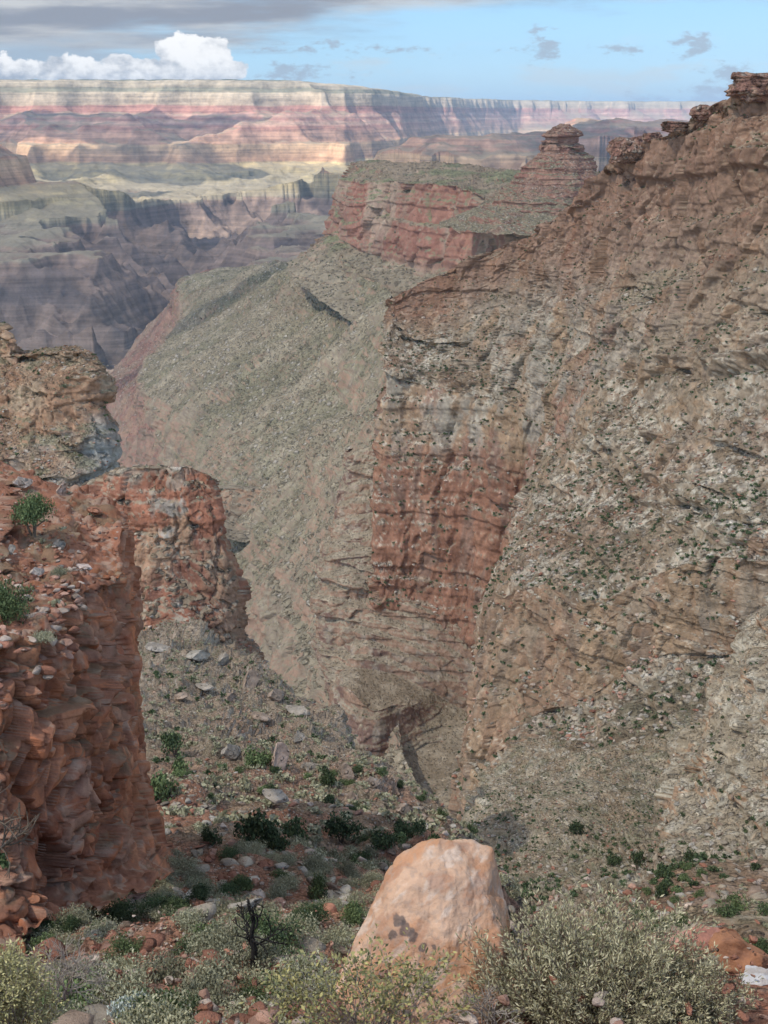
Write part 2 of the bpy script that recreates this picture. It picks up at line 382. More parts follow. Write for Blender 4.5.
mid=[(386,335,835),(412,340,828),(455,335,810),(505,325,780),(550,320,745),(575,330,710),(595,350,675),(610,370,640),(640,370,610),(680,370,580),(720,360,550),(760,350,530),(850,330,500)]
mid0=[(386,318,850),(408,315,842),(452,303,826),(502,288,800),(543,278,770),(572,275,742),(600,275,712),(620,275,680),(655,270,652),(695,255,618),(730,240,585),(768,225,560),(855,190,530)]
mid2=[(385,352,822),(418,362,812),(458,364,792),(514,368,757),(545,388,722),(552,420,690),(556,460,645),(560,492,605),(590,494,570),(635,494,535),(680,486,510),(725,476,490),(820,465,460)]
rim=[(386,372,810),(420,385,795),(460,392,775),(514,408,742),(541,448,725),(529,500,655),(508,560,600),(492,598,560),(540,585,520),(600,600,490),(650,578,470),(700,560,450),(790,560,430)]
base=[(375,590,770),(400,603,765),(440,622,755),(476,645,742),(500,662,735),(482,695,650),(468,740,590),(467,785,530),(540,715,505),(595,700,484),(640,662,466),(700,652,446),(790,665,424)]
toe=[(374,640,772),(400,655,767),(440,672,757),(478,695,744),(500,712,737),(478,755,635),(470,790,580),(466,835,525),(535,765,478),(600,755,440),(650,752,415),(700,748,400),(790,750,380)]
back=shift(ridge,60,170,-110)
# a hidden flank folds the left end of the wall back into the canyon
def stairs(r0,r1,n,tread=.78,drop=.22):
    W_=lambda r:[np.array(P(*p)) if p[0]!='w' else np.array(p[1:],float) for p in r]
    a,b=W_(r0),W_(r1); out=[]
    for k in range(n):
        A=[x+(y-x)*k/n for x,y in zip(a,b)]; B=[x+(y-x)*(k+1)/n for x,y in zip(a,b)]
        out.append([('w',)+tuple(x) for x in A])
        out.append([('w',x[0]+(y[0]-x[0])*tread,x[1]+(y[1]-x[1])*tread,x[2]+(y[2]-x[2])*drop) for x,y in zip(A,B)])
    return out
def flank(r,dx=55,dy=75,dz=-10): 
    w=np.array(P(*r[0])) if r[0][0]!='w' else np.array(r[0][1:])
    return [('w',w[0]+dx,w[1]+dy,w[2]+dz)]+[('w',w[0]+dx*.12,w[1]+dy*.35,w[2]+dz*.3)]+r
RR=[flank(r) for r in (back,ridge,mid0,mid,mid2,rim,base,toe)]
def diag(X): return X[...,2]+.70*X[...,1]+fbm(X,60,3,701)*14
def upw(X): return sstep(-150,-70,X[...,2]+fbm(X,70,2,702)*30)
def right_extra(X,c):
    q=diag(X); pt=sstep(-.2,.15,fbm(X,55,3,703))
    return (strata(q,24,704,.1)*3.4*pt+strata(q,8,705,.12)*1.1)*upw(X)
dress('right_slope',RR,M_MID,ter=((27,.42,.8),(10,.4,.8)),extra=right_extra,px=1.35,L1=70,A1=5,beds=((21,2.2),(7,1.0),(2.4,.35)),blk=((48,17,3.2),(14,7,1.3),(5,3,.5)),flute=(34,6),
      tal=((26,2.6),(8,1.5),(2.4,.8)),rub=((4,2.6,.35),),seed=3,colf=col_right,talbeds=.42,dip=(.03,0),cth=(.35,.66))

# ---- ledges at the foot of the buttress
def col_ledge(V):
    X,N,c=V['X'],V['N'],V['c']
    top=tint(const((.225,.18,.13),X),(.29,.24,.18),sstep(0,.3,fbm(X,9,4,31)))
    rock=tint(const((.25,.155,.11),X),(.17,.10,.08),sstep(-.1,.3,fbm(X,20,4,33,sc=(1,1,.5))))
    rock=tint(rock,GREY,sstep(.1,.4,fbm(X,8,4,35))*.5)
    return lerp(top,rock,(1-sstep(.4,.68,N[...,2]))*.95)
E1=[
 [(340,600,835),(368,584,790),(400,597,770),(440,613,757),(484,640,744),(560,670,715)],
 [(335,640,800),(362,630,768),(392,636,754),(433,655,742),(472,680,734),(540,700,705)],
 [(325,668,780),(350,668,745),(385,672,742),(425,688,738),(468,712,735),(540,735,700)],
 [(330,688,745),(347,688,705),(374,710,692),(402,704,705),(448,722,722),(530,750,690)],
 [(330,725,735),(347,728,697),(374,757,683),(402,752,693),(440,760,690),(520,780,660)],
 [(320,800,690),(345,800,650),(374,800,645),(402,800,640),(440,815,630),(520,840,590)]]
E1=stairs(E1[0],E1[2],6)+stairs(E1[2],E1[3],2)+E1[3:]
dress('ledge_terrace',E1,M_LEDGE,px=1.1,L1=45,A1=2,beds=((7.5,1.0),(3,.6)),blk=((8,9,.7),(3,4,.4)),flute=(14,1.0),tal=((9,.5),(2.5,.35)),seed=13,colf=col_ledge,talbeds=.6,cth=(.55,.86))
E0=[[(356,448,900),(349,452,866),(370,446,850),(410,440,840)],
    [(345,500,880),(332,520,840),(355,515,822),(410,510,815)],
    [(340,590,860),(317,592,800),(345,586,780),(410,580,780)],
    [(340,640,830),(318,648,780),(350,650,762),(410,650,760)],
    [(340,700,790),(325,690,745),(350,705,725),(410,700,735)]]
E0=sum([stairs(E0[k],E0[k+1],4,.6,.25) for k in range(4)],[])+[E0[4]]
dress('stepped_spur',E0,M_LEDGE,px=1.1,L1=40,A1=3,beds=((10,2.2),(4,1.0)),blk=((7,8,1.4),(3,4,.7)),flute=(12,2),tal=((8,.8),(2.5,.5)),seed=17,colf=col_ledge,talbeds=.7,cth=(.5,.9))

# ---- lower right slope
def col_low(V):
    X,N,c=V['X'],V['N'],V['c']
    e=fbm(X,3,4,21); b=fbm(X,18,4,22); a=fbm(X,50,3,23)
    soil=tint(const((.25,.19,.13),X),(.33,.275,.205),sstep(-.1,.25,b)*.7)
    soil=tint(soil,PALE,sstep(.12,.34,e)*.6)
    soil=tint(soil,SCRUB,sstep(.05,.3,fbm(X,7,3,24))*.55)
    soil=tint(soil,REDSOIL,sstep(190,110,X[...,1])*sstep(-.15,.3,a+.05)*.8)
    rock=tint(const((.30,.225,.155),X),GREY,sstep(-.1,.3,fbm(X,11,4,26,sc=(1,1,.4))))
    rock=tint(rock,(.24,.14,.09),sstep(.12,.4,fbm(X,16,4,27,sc=(1,1,.3)))*.7)
    return lerp(soil,rock,np.clip((1-sstep(.4,.68,N[...,2]))*.9,0,1))
FL=[
 [(500,775,520),(548,746,480),(590,752,470),(640,754,450),(690,748,440),(780,740,410)],
 [(488,800,500),(540,747,455),(590,750,432),(640,750,415),(690,742,395),(800,735,370)],
 [(472,822,470),(513,778,425),(575,787,390),(640,790,360),(700,790,340),(820,790,310)],
 [(462,845,440),(480,812,385),(550,830,330),(630,835,290),(710,835,265),(840,830,240)],
 [(458,875,380),(468,852,330),(530,880,240),(620,880,200),(700,885,180),(860,880,160)],
 [(450,920,290),(474,905,225),(540,940,150),(620,935,120),(710,930,100),(880,920,90)],
 [(450,1020,170),(490,1010,120),(560,1020,66),(640,1010,54),(730,1000,46),(900,990,42)],
 [(450,1200,90),(500,1200,60),(570,1200,26),(650,1200,18),(740,1200,15),(960,1200,14)]]
dress('lower_slope',FL,M_SLOPE,near_fade=230,ter=((17,.5,.55),(6,.45,.6)),px=1.3,L1=38,A1=8,beds=((9,2.6),(3.2,1.2),(1.2,.4)),blk=((8,9,1.2),(2.6,3,.5)),flute=(14,3.2),tal=((10,1.1),(2.4,.6),(.9,.35)),rub=((1.6,1.3,.55),),seed=23,colf=col_low,talbeds=.3,cth=(.4,.7))
def col_g(V):
    X,N=V['X'],V['N']
    rock=tint(const((.33,.27,.20),X),PALE,sstep(-.05,.3,fbm(X,9,4,51)))
    rock=tint(rock,(.32,.175,.10),sstep(.0,.25,fbm(X,14,4,52)+.1-(X[...,2]+105)/60*.5)*.75)
    soil=tint(const((.28,.23,.17),X),PALE,sstep(0,.3,fbm(X,3,4,53))*.7)
    return lerp(soil,rock,(1-sstep(.4,.7,N[...,2])))
G=[[(830,540,350),(800,545,325),(830,530,318),(880,520,315)],
   [(800,610,330),(769,606,292),(800,600,268),(880,600,250)],
   [(770,650,320),(741,650,282),(780,655,246),(880,660,225)],
   [(745,695,310),(713,692,268),(765,705,232),(880,720,210)],
   [(720,745,290),(690,743,255),(750,762,220),(880,770,198)],
   [(700,800,270),(671,797,243),(735,812,208),(880,815,186)],
   [(690,860,240),(665,860,212),(730,860,190),(880,860,168)]]
dress('pale_rib',G,M_SLOPE,ter=((13,.4,.9),(4.5,.4,.9)),px=1.35,L1=26,A1=4,beds=((8,1.6),(3,.9),(1,.4)),blk=((9,8,1.7),(3,3,.6)),flute=(11,2.4),tal=((8,.8),(2,.4)),seed=27,colf=col_g,talbeds=.4,cth=(.4,.75))

# ---- promontory and butte in the middle distance
def col_prom(V):
    X,N,c=V['X'],V['N'],V['c']
    top=tint(const((.23,.18,.13),X),(.17,.17,.10),sstep(-.1,.3,fbm(X,60,4,61)))
    rock=tint(const((.27,.135,.10),X),(.31,.22,.17),sstep(-.1,.3,fbm(X,70,4,62,sc=(1,1,.25))))
    rock=tint(rock,(.22,.10,.075),sstep(.05,.35,fbm(X,40,4,63,sc=(1,1,.2)))*.7)
    low=sstep(-225,-260,X[...,2])
    rock=tint(rock,(.27,.21,.16),low*.7)
    top=tint(top,(.24,.20,.145),low)
    return lerp(top,rock,(1-sstep(.45,.75,N[...,2])))
I=[[(358,172,3200),(360,170,3050),(380,168,2950),(412,172,2900),(442,170,2850),(478,172,2800),(500,172,2700),(548,175,2500),(630,180,2400)],
   [(356,168,2950),(353,163,2750),(378,161,2650),(410,166,2600),(440,164,2550),(475,165,2500),(497,168,2400),(545,171,2250),(630,176,2100)],
   [(349,180,2900),(345,178,2560),(372,180,2420),(405,181,2310),(438,183,2220),(466,188,2120),(485,198,2030),(540,196,1930),(620,196,1850)],
   [(333,232,2880),(328,234,2535),(357,248,2395),(388,262,2285),(420,275,2195),(452,275,2098),(486,262,2010),(544,236,1905),(630,236,1830)],
   [(318,247,2780),(314,254,2440),(345,276,2290),(380,302,2150),(412,322,2040),(450,315,1960),(500,300,1860),(548,285,1790),(630,285,1740)],
   [(290,262,2900),(290,275,2400),(320,300,2200),(365,335,1950),(400,370,1750),(450,370,1700),(500,360,1650),(550,340,1650),(630,340,1600)]]
dress('promontory',I,M_PROM,ter=((22,.4,.7),),px=1.1,L1=200,A1=9,beds=((44,4),(13,2.5),(5,1.2)),blk=((60,40,8),(18,18,2.5)),flute=(75,24),tal=((40,5),(10,2.2)),seed=31,colf=col_prom,talbeds=.5,cth=(.5,.8))
def ring(name,cx,py0,Y,prof,mat,colf,nt=260,seed=5,beds=((12,5),(5,2)),A=(40,6),squash=1.0,npx=1.2):
    """a butte: profile (half width px, py) turned about its axis, then weathered"""
    c0=np.array(P(cx,py0,Y)); 
    pts=[]
    for hw,py in prof:
        z=P(cx,py,Y)[2]; r=abs(P(cx+hw,py,Y)[0]-P(cx,py,Y)[0]); pts.append((r,z))
    pts=np.array(pts); seg=[max(3,int(abs(prof[i+1][1]-prof[i][1])+abs(prof[i+1][0]-prof[i][0])/1.0)*2) for i in range(len(prof)-1)]
    t=np.concatenate([np.arange(s)/s+i for i,s in enumerate(seg)]+[[len(seg)]])
    R=lerp_rows(pts,t)
    th=np.linspace(0,2*np.pi,nt)
    X=np.stack([c0[0]+R[:,None,0]*np.sin(th)[None],Y-0+R[:,None,0]*squash*np.cos(th)[None],np.repeat(R[:,None,1],nt,1)],-1)[:, ::-1]
    N=normals(X); 
    X=X+N*(fbm(X,A[0],4,seed)*A[1])[...,None]
    N=normals(X); c=1-sstep(.5,.85,N[...,2]); O=outward(X,N)
    d=0
    for k,(T,a) in enumerate(beds): d=d+strata(X[...,2]+fbm(X,T*8,2,seed)*T*.4,T,seed+k)*a*(.35+.65*c)
    d=d+fbm(X,A[0]*.6,4,seed+4,sc=(1,1,.3),ridged=True)*beds[0][1]*c
    X=X+O*d[...,None]+N*(fbm(X,8,3,seed+9)*1.2)[...,None]
    N=normals(X)
    return finish(name,X,colf(dict(X=X,N=N,c=c)),mat)
def col_butte(V):
    X,N=V['X'],V['N']
    s=tint(const((.235,.15,.11),X),(.20,.17,.115),sstep(-.1,.3,fbm(X,30,3,71)+(-75-X[...,2])/120))
    r=tint(const((.21,.105,.08),X),(.27,.16,.12),sstep(-.1,.3,fbm(X,20,3,72,sc=(1,1,.2))))
    return lerp(s,r,(1-sstep(.5,.8,N[...,2])))
ring('butte',560,195,1950,[(1,124),(7,127),(13,131),(18,134),(18,143),(23,146),(24,155),(29,158),(33,164),(43,176),(56,190),(78,206),(120,226)],M_MID,col_butte,seed=35,beds=((11,4.5),(3.5,1.6)),A=(34,8))

# ---- the broad green slope falling to the inner gorge
def col_green(V):
    X,N=V['X'],V['N']; a=fbm(X,300,4,81); b=fbm(X,60,4,82); e=fbm(X,14,3,83)
    s=tint(const((.245,.205,.145),X),(.20,.18,.12),sstep(-.1,.3,a))
    s=tint(s,(.32,.27,.20),sstep(.0,.35,b+e*.5)*.7)
    s=tint(s,(.165,.15,.095),sstep(.22,-.05,fbm(X,170,5,44,sc=(.2,1,.3),ridged=True))*.6)
    px,py,_=proj(X)
    tt=V['tr'][:,None]+np.zeros_like(V['c'])
    gor=sstep(2.9,3.35,tt+.25*b)
    s=tint(s,(.25,.14,.11),gor*(.5+.9*sstep(-.15,.2,b+a)))
    near=sstep(1500,950,X[...,1]); s=tint(s,(.24,.20,.15),near*.7)
    r=tint(const((.30,.19,.14),X),(.22,.17,.13),sstep(-.1,.2,b))
    return lerp(s,r,(1-sstep(.35,.66,N[...,2]))*.9)
GS=[
 [(322,236,2600),(298,262,3100),(256,270,3700),(228,269,4200),(200,276,4600),(185,300,4900)],
 [(335,250,2420),(292,279,2780),(240,282,3350),(184,282,3900),(178,296,4050),(140,345,4500)],
 [(362,275,2220),(302,313,2420),(234,320,2820),(181,322,3300),(174,340,3400),(112,376,4000)],
 [(388,290,2070),(312,355,2060),(217,368,2370),(143,372,2850),(141,388,2900),(92,398,3500)],
 [(405,340,1620),(342,402,1760),(237,420,2000),(150,402,2500),(142,425,2550),(90,440,3100)],
 [(410,420,1270),(352,452,1410),(264,478,1640),(170,470,2150),(150,500,2250),(80,520,2700)],
 [(415,490,1040),(362,520,1160),(292,538,1330),(200,545,1650),(150,570,1800),(80,600,2300)],
 [(415,560,910),(352,580,985),(300,600,1090),(222,628,1350),(170,650,1500),(90,700,1900)],
 [(410,640,800),(352,652,870),(312,680,935),(252,718,1090),(200,750,1200),(100,800,1500)],
 [(420,790,640),(372,795,655),(340,800,670),(300,830,700),(240,880,740),(150,930,800)],
 [(500,860,480),(450,880,470),(400,900,460),(350,920,460),(300,950,450),(200,990,500)]]
GSr=[list(r) for r in zip(*GS)]      # columns run along the valley: rows = from the cliffs down to the gorge
GG=GSr
dress('green_slope',GG,M_GREEN,px=1.35,L1=260,A1=11,beds=((30,4),(9,2)),blk=((26,30,4),(9,9,1.5)),flute=(110,16),tal=((70,7),(16,2.4),(5,1.3),(2.2,.7)),seed=37,colf=col_green,gully=(170,40,(.2,1,.3)),talbeds=.25,cth=(.3,.55))
# ---- left-hand landforms
def col_left(V):
    X,N=V['X'],V['N']; e=fbm(X,4,4,91); b=fbm(X,16,4,92)
    lowg=sstep(-80,-92,X[...,2]+b*14-(X[...,0]+85)*.2)
    s=tint(const((.25,.16,.105),X),(.33,.24,.165),sstep(-.05,.3,e)*.8)
    s=tint(s,(.29,.28,.25),lowg*.85); s=tint(s,SCRUB,sstep(.08,.3,fbm(X,7,3,93))*.6)
    r=tint(const((.29,.17,.11),X),(.33,.24,.17),sstep(-.1,.3,b))
    r=tint(r,(.35,.345,.32),lowg*.9)
    return lerp(s,r,(1-sstep(.4,.72,N[...,2])))
A_=[[(-120,335,430),(-10,345,400),(10,352,395),(22,358,390),(55,358,385),(84,358,380),(92,368,378)],
    [(-120,300,385),(-10,322,362),(12,335,354),(18,349,350),(52,349,344),(85,352,340),(92,362,360)],
    [(-120,380,352),(-10,378,341),(10,380,340),(25,382,338),(55,380,336),(95,385,336),(99,385,356)],
    [(-120,430,338),(-10,430,330),(12,428,329),(30,428,327),(62,427,327),(102,432,330),(107,434,350)],
    [(-120,480,322),(-10,478,316),(15,476,316),(38,476,315),(72,472,316),(109,480,324),(119,485,342)],
    [(-120,540,295),(-10,540,290),(15,538,292),(40,535,295),(90,528,302),(120,532,318),(132,535,335)],
    [(-120,620,250),(-10,620,250),(15,620,252),(50,620,258),(100,620,268),(140,620,285),(160,620,305)]]
dress('left_ridge',A_,M_SLOPE,ter=((11,.45,.8),(4,.4,.8)),px=1.35,L1=28,A1=4,beds=((8,.9),(2.8,.6),(1,.3)),blk=((7,7,1.4),(2.6,3,.6)),flute=(11,2),tal=((8,1.1),(2,.5),(.8,.3)),rub=((1.8,1.3,.5),),seed=43,colf=col_left,talbeds=.8,cth=(.4,.75))
def col_pillar(V):
    X,N=V['X'],V['N']; b=fbm(X,12,4,95); e=fbm(X,4,4,96)
    px,py,_=proj(X)
    r=tint(const((.285,.125,.08),X),(.215,.10,.07),sstep(-.1,.3,b))
    r=tint(r,(.35,.24,.16),sstep(.0,.3,fbm(X,9,4,97,sc=(1,1,.5)) + (-84-X[...,2])/50)*.6)
    r=tint(r,(.30,.25,.20),sstep(.1,.5,e+(X[...,2]+72)/12)*.7)
    c0=np.array(P(168,525,240)); g=np.linalg.norm((X-c0)*np.array([1,.3,.8]),axis=-1)+fbm(X,4,3,98)*4
    r=tint(r,(.31,.28,.245),sstep(4.2,3.0,g)*.85)
    s=tint(const((.26,.20,.14),X),(.32,.27,.21),sstep(-.1,.3,e))
    return lerp(s,r,(1-sstep(.5,.8,N[...,2])))
B_=[[(60,505,320),(98,490,310),(130,478,300),(172,476,292),(200,480,288),(212,484,285),(205,492,295)],
    [(60,510,285),(98,482,262),(130,470,254),(172,468,251),(198,470,250),(211,481,252),(207,492,285)],
    [(62,530,275),(98,505,256),(130,498,251),(172,497,248.5),(205,497,249),(218,503,254),(209,512,285)],
    [(66,560,268),(98,540,253),(130,538,248),(172,538,246),(212,540,247),(225,547,251),(216,550,282)],
    [(70,600,262),(98,590,249),(130,588,245),(168,582,243),(212,580,244),(236,590,249),(230,592,278)],
    [(76,640,255),(100,640,242),(132,640,238),(175,632,237),(222,640,239),(244,636,245),(240,640,272)],
    [(80,700,235),(105,690,225),(140,690,222),(185,680,224),(230,684,230),(268,684,238),(270,684,262)]]
dress('rock_pillar',B_,M_MID,px=1.2,L1=22,A1=2.6,beds=((7,.7),(2.6,.35),(1,.15)),blk=((9,6,1.1),(3,2.6,.55),(1.2,1.1,.22)),flute=(9,2.4),tal=((6,.6),(1.6,.35)),seed=47,colf=col_pillar,talbeds=.4,cth=(.45,.8))

# ---- near slope below the viewpoint
def col_near(V):
    X,N=V['X'],V['N']; px,py,_=proj(X); Y=X[...,1]
    a=fbm(X,22,4,101); b=fbm(X,6,4,102); e=fbm(X,1.3,4,103)
    s=tint(const((.26,.165,.115),X),(.29,.145,.095),sstep(165,70,Y+a*70)*.9)
    s=tint(s,(.30,.25,.19),sstep(75,150,Y+a*50)*.7)
    s=tint(s,(.19,.175,.12),sstep(.04,.28,b+a*.4)*.5)
    s=tint(s,(.33,.24,.17),sstep(.15,.38,e)*.45)
    r=tint(const((.32,.21,.15),X),(.34,.31,.27),sstep(60,130,Y+b*40))
    r=tint(r,(.28,.135,.085),sstep(.0,.3,a)*.5)
    return lerp(s,r,(1-sstep(.5,.78,N[...,2]))*.75)
D_=[[(90,650,270),(150,640,265),(190,640,262),(215,650,262),(245,672,255),(262,700,262)],
    [(100,640,225),(150,628,224),(190,628,222),(215,640,218),(243,655,214),(262,690,240)],
    [(80,690,165),(140,680,165),(190,680,168),(235,690,172),(285,688,186),(288,730,220)],
    [(60,740,125),(150,740,125),(210,740,128),(265,745,133),(334,734,152),(330,775,190)],
    [(50,780,100),(150,778,102),(220,775,106),(280,775,112),(368,765,138),(362,805,175)],
    [(40,815,84),(150,812,82),(225,810,84),(300,808,90),(425,808,120),(412,840,155)],
    [(20,860,68),(150,852,66),(240,848,68),(330,850,74),(462,846,102),(450,885,135)],
    [(0,930,50),(140,902,50),(240,897,50),(340,900,54),(490,878,80),(500,920,105)],
    [(-60,990,36),(120,960,33),(240,950,33),(350,955,36),(500,960,52),(560,990,72)],
    [(-100,1080,22),(100,1050,19),(240,1040,19),(350,1040,20),(500,1050,26),(640,1080,40)],
    [(-150,1250,10.5),(100,1250,10),(240,1240,9.6),(350,1240,9.6),(500,1250,11),(700,1250,16)],
    [('w',-7,5.5,-6),('w',-3.5,4.8,-5.2),('w',-1.6,4.6,-5),('w',0,4.8,-5.2),('w',1.8,6.5,-6.6),('w',5,9,-9.5)]]
dress('near_slope',D_,M_DIRT,ter=((8,.35,.8),(2.6,.35,.8)),px=1.3,L1=18,A1=1.5,beds=((6,1.3),(2.2,.5)),blk=((4,4,.8),(1.5,1.6,.3)),flute=None,tal=((9,.9),(3,.35),(1.1,.12)),rub=((3.2,2.0,.35),(1.2,.9,.4),(.6,.4,.35)),grow_far=60,seed=53,colf=col_near,talbeds=.5,cth=(.5,.8))
# ---- the near red cliff
def col_red(V):
    X,N,c=V['X'],V['N'],V['c']; b=fbm(X,3,4,111); e=fbm(X,.8,4,112)
    r=tint(const((.35,.135,.07),X),(.25,.09,.05),sstep(-.1,.3,b))
    r=tint(r,(.40,.19,.11),sstep(.0,.35,fbm(X,1.6,4,114))*.7)
    idv=V['idv']
    r=tint(r,(.43,.19,.10),(idv<.36)*.55*np.ones_like(b)); r=tint(r,(.245,.185,.145),(idv>.74)*sstep(-.25,.05,fbm(X,.9,3,116)+.05)*.5)
    r=tint(r,(.16,.07,.05),sstep(.1,.35,fbm(X,1.2,4,117,sc=(1,1,.15)))*.5)
    r=r*(.74+.42*V['b2']+.14*V['b3'])[...,None]
    s=tint(const((.27,.125,.08),X),(.36,.26,.20),sstep(.08,.3,e)*.7)
    s=tint(s,(.17,.145,.09),sstep(.05,.3,fbm(X,2.5,3,113))*.5)
    return lerp(s,r,(1-sstep(.5,.8,N[...,2])))
C_=[[(-110,430,76),(-20,452,74),(0,462,73),(35,478,71),(70,492,70),(98,502,69),(116,514,70),(118,530,80)],
    [(-110,500,60),(-20,520,58),(0,520,60),(35,526,60),(70,522,62),(98,522,64),(129,528,64),(124,540,78)],
    [(-110,590,50),(-20,595,49),(0,592,50),(35,588,52),(68,570,55),(99,550,60),(131,545,62.5),(130,556,76)],
    [(-110,660,43),(-20,652,43.2),(0,648,44),(38,636,46.6),(72,606,51),(102,578,56),(137,572,60.5),(134,580,74)],
    [(-110,720,41.5),(-20,722,42),(0,715,42.8),(40,700,45.6),(76,665,50),(108,640,54.5),(131,640,58.5),(130,645,72)],
    [(-110,790,40.6),(-20,792,41),(0,790,41.8),(45,770,44.5),(84,740,48.4),(112,715,52.6),(130,705,56),(130,710,70)],
    [(-110,860,39.6),(-20,862,40),(0,860,40.6),(45,838,43.3),(88,808,47.2),(118,790,50.5),(134,785,54),(137,790,68)],
    [(-110,945,38.4),(-20,935,38.8),(0,925,39.6),(45,902,42.3),(92,874,45.6),(126,862,48.6),(149,852,52.6),(155,856,66)],
    [(-110,1000,35),(-20,985,35),(0,970,36.6),(45,935,39),(98,905,42.4),(140,884,46),(172,868,51.6),(182,872,64)]]
# blocky fracture: near-horizontal beds cut by upright joints, each block set in or out on its own
def near_cliff():
    X,_,tr,tc=build_grid(C_,.85,cap=700); n,m=X.shape[:2]
    N=normals(X); N0=smooth2(N,8); X=X+N0*(fbm(X,9,4,201)*1.0)[...,None]; N=normals(X); c=1-sstep(.45,.75,smooth2(N,2)[...,2]); O=outward(X,N0)
    midr=X[int(n*.55)]; S=np.concatenate([[0],np.cumsum(np.linalg.norm(np.diff(midr[:,:2],axis=0),axis=1))])[None,:]+np.zeros((n,1))
    zz=X[...,2]+.05*S+fbm(X,14,2,203)*1.0
    Sw=S+fbm(X,6,2,204)*1.0
    d=strata(zz,3.1,205,.05)*.65*c+strata(zz,1.05,206,.08)*.22*c
    Xs=np.stack([Sw,X[...,1]*.15,zz],-1)
    F1_,b1=facets(Xs,2.6,207,(1,1,.62),.55,.7,.025); F2_,b2=facets(Xs,1.15,208,(1,1,.75),.8,.5,.04); F3_,b3=facets(Xs,.5,209,(1,1,.8),1.0,.3,.07)
    d+=(F1_*.95+F2_*.62*(b1>.2)+F3_*.24)*c
    d+=fbm(X,7,2,210)*.4*c
    d*=(1-.6*sstep(4.95,5.8,tc))[None,:]
    # overhanging upper bed near the right end
    X=X+O*d[...,None]
    X=X+N*((fbm(X,1.5,4,211)*(.05+.09*(1-c))+fbm(X,.45,3,212)*(.02+.04*(1-c))))[...,None]
    for L,a in ((1.1,.95),(.55,.5)):
        f1,f2,idn=worley(X,L,213); X=X+N*(np.clip(.5-f1*(.8+idn),0,.35)*a*(1-c)*(idn<.6))[...,None]
    N=normals(X)
    col=col_red(dict(X=X,N=N,c=c,idv=b1*.5+b2*.5+.06,b2=b2,b3=b3))
    o=finish('red_cliff',X,col,M_NEAR); SURF['red_cliff']=(X,N,c,M_NEAR)
near_cliff()
# ---- the ground underfoot
def col_foot(V):
    X,N=V['X'],V['N']; e=fbm(X,.3,4,121); b=fbm(X,1,4,122)
    s=tint(const((.24,.105,.068),X),(.31,.16,.11),sstep(-.05,.3,e)); return tint(s,(.36,.24,.18),sstep(.15,.35,fbm(X,.12,3,123))*.6)
def gz(x,y):
    # right side a shelf reaching 8 m out, left side breaking off sooner
    k=1/(1+math.exp(-(x+.35)/.25))
    zr=-1.55-.565*max(y-.6,0)
    zl=-1.6-.86*max(y-.7,0)
    return zr*k+zl*(1-k)
xs=[-7,-4,-2.5,-1.2,-.4,.3,.8,1.3,2,3,4.5,7]; ys=[8.2,7.2,6.4,5.6,4.8,4,3,2,1,-1,-6]
FT=[[('w',x,y,gz(x,y)-(2.2 if j==0 else .25 if j==1 else 0)) for x in xs] for j,y in enumerate(ys)]
FT=[[('w',x,9.4 if x>0 else 8,gz(x,8)-7) for x in xs]]+FT
dress('ground',FT,M_DIRT,px=4.5,L1=2.2,A1=.12,beds=((1,.05),),blk=((.6,.6,.04),),flute=None,tal=((.5,.05),(.14,.02)),rub=((.16,.08,.3),),seed=61,colf=col_foot,smooth_rows=True,cap=260)
FOOT=SURF['ground']

def col_scarp(V):
    X,N=V['X'],V['N']; r=tint(const((.30,.19,.13),X),(.19,.14,.10),sstep(-.1,.25,fbm(X,14,4,801,sc=(1,1,.4))))
    return lerp(const((.24,.20,.15),X),r,1-sstep(.5,.8,N[...,2]))
for k,rows in enumerate((
  [[(200,488,1640),(225,486,1635),(250,486,1620),(275,489,1600),(292,494,1590)],[(202,491,1570),(226,488,1570),(250,488,1560),(274,491,1545),(290,496,1540)],[(206,512,1550),(228,520,1545),(250,520,1535),(268,508,1530),(290,498,1535)],[(210,535,1450),(230,540,1450),(250,540,1450),(272,522,1480),(292,505,1510)]],
  [[(176,296,3900),(184,292,3900),(192,297,3800),(198,306,3650)],[(174,300,3700),(183,295,3660),(190,300,3600),(196,310,3520)],[(171,338,3650),(181,342,3600),(190,338,3540),(199,330,3480)],[(160,352,3500),(178,358,3450),(192,350,3400),(205,340,3380)]],
  [[(140,392,2900),(150,398,2850),(162,408,2750),(172,418,2650)],[(139,395,2760),(149,401,2720),(161,411,2660),(171,420,2590)],[(138,428,2730),(150,436,2690),(161,430,2640),(172,424,2580)],[(128,446,2600),(148,450,2600),(164,440,2560),(176,430,2540)]])):
    dress('scarp',rows,M_PROM,px=1.0,L1=60,A1=3,beds=((16,2.5),(6,1.2)),blk=((20,16,3),(8,7,1.2)),flute=(26,4),tal=((14,1.5),(4,.7)),seed=811+k,colf=col_scarp,talbeds=.3,cth=(.4,.75))

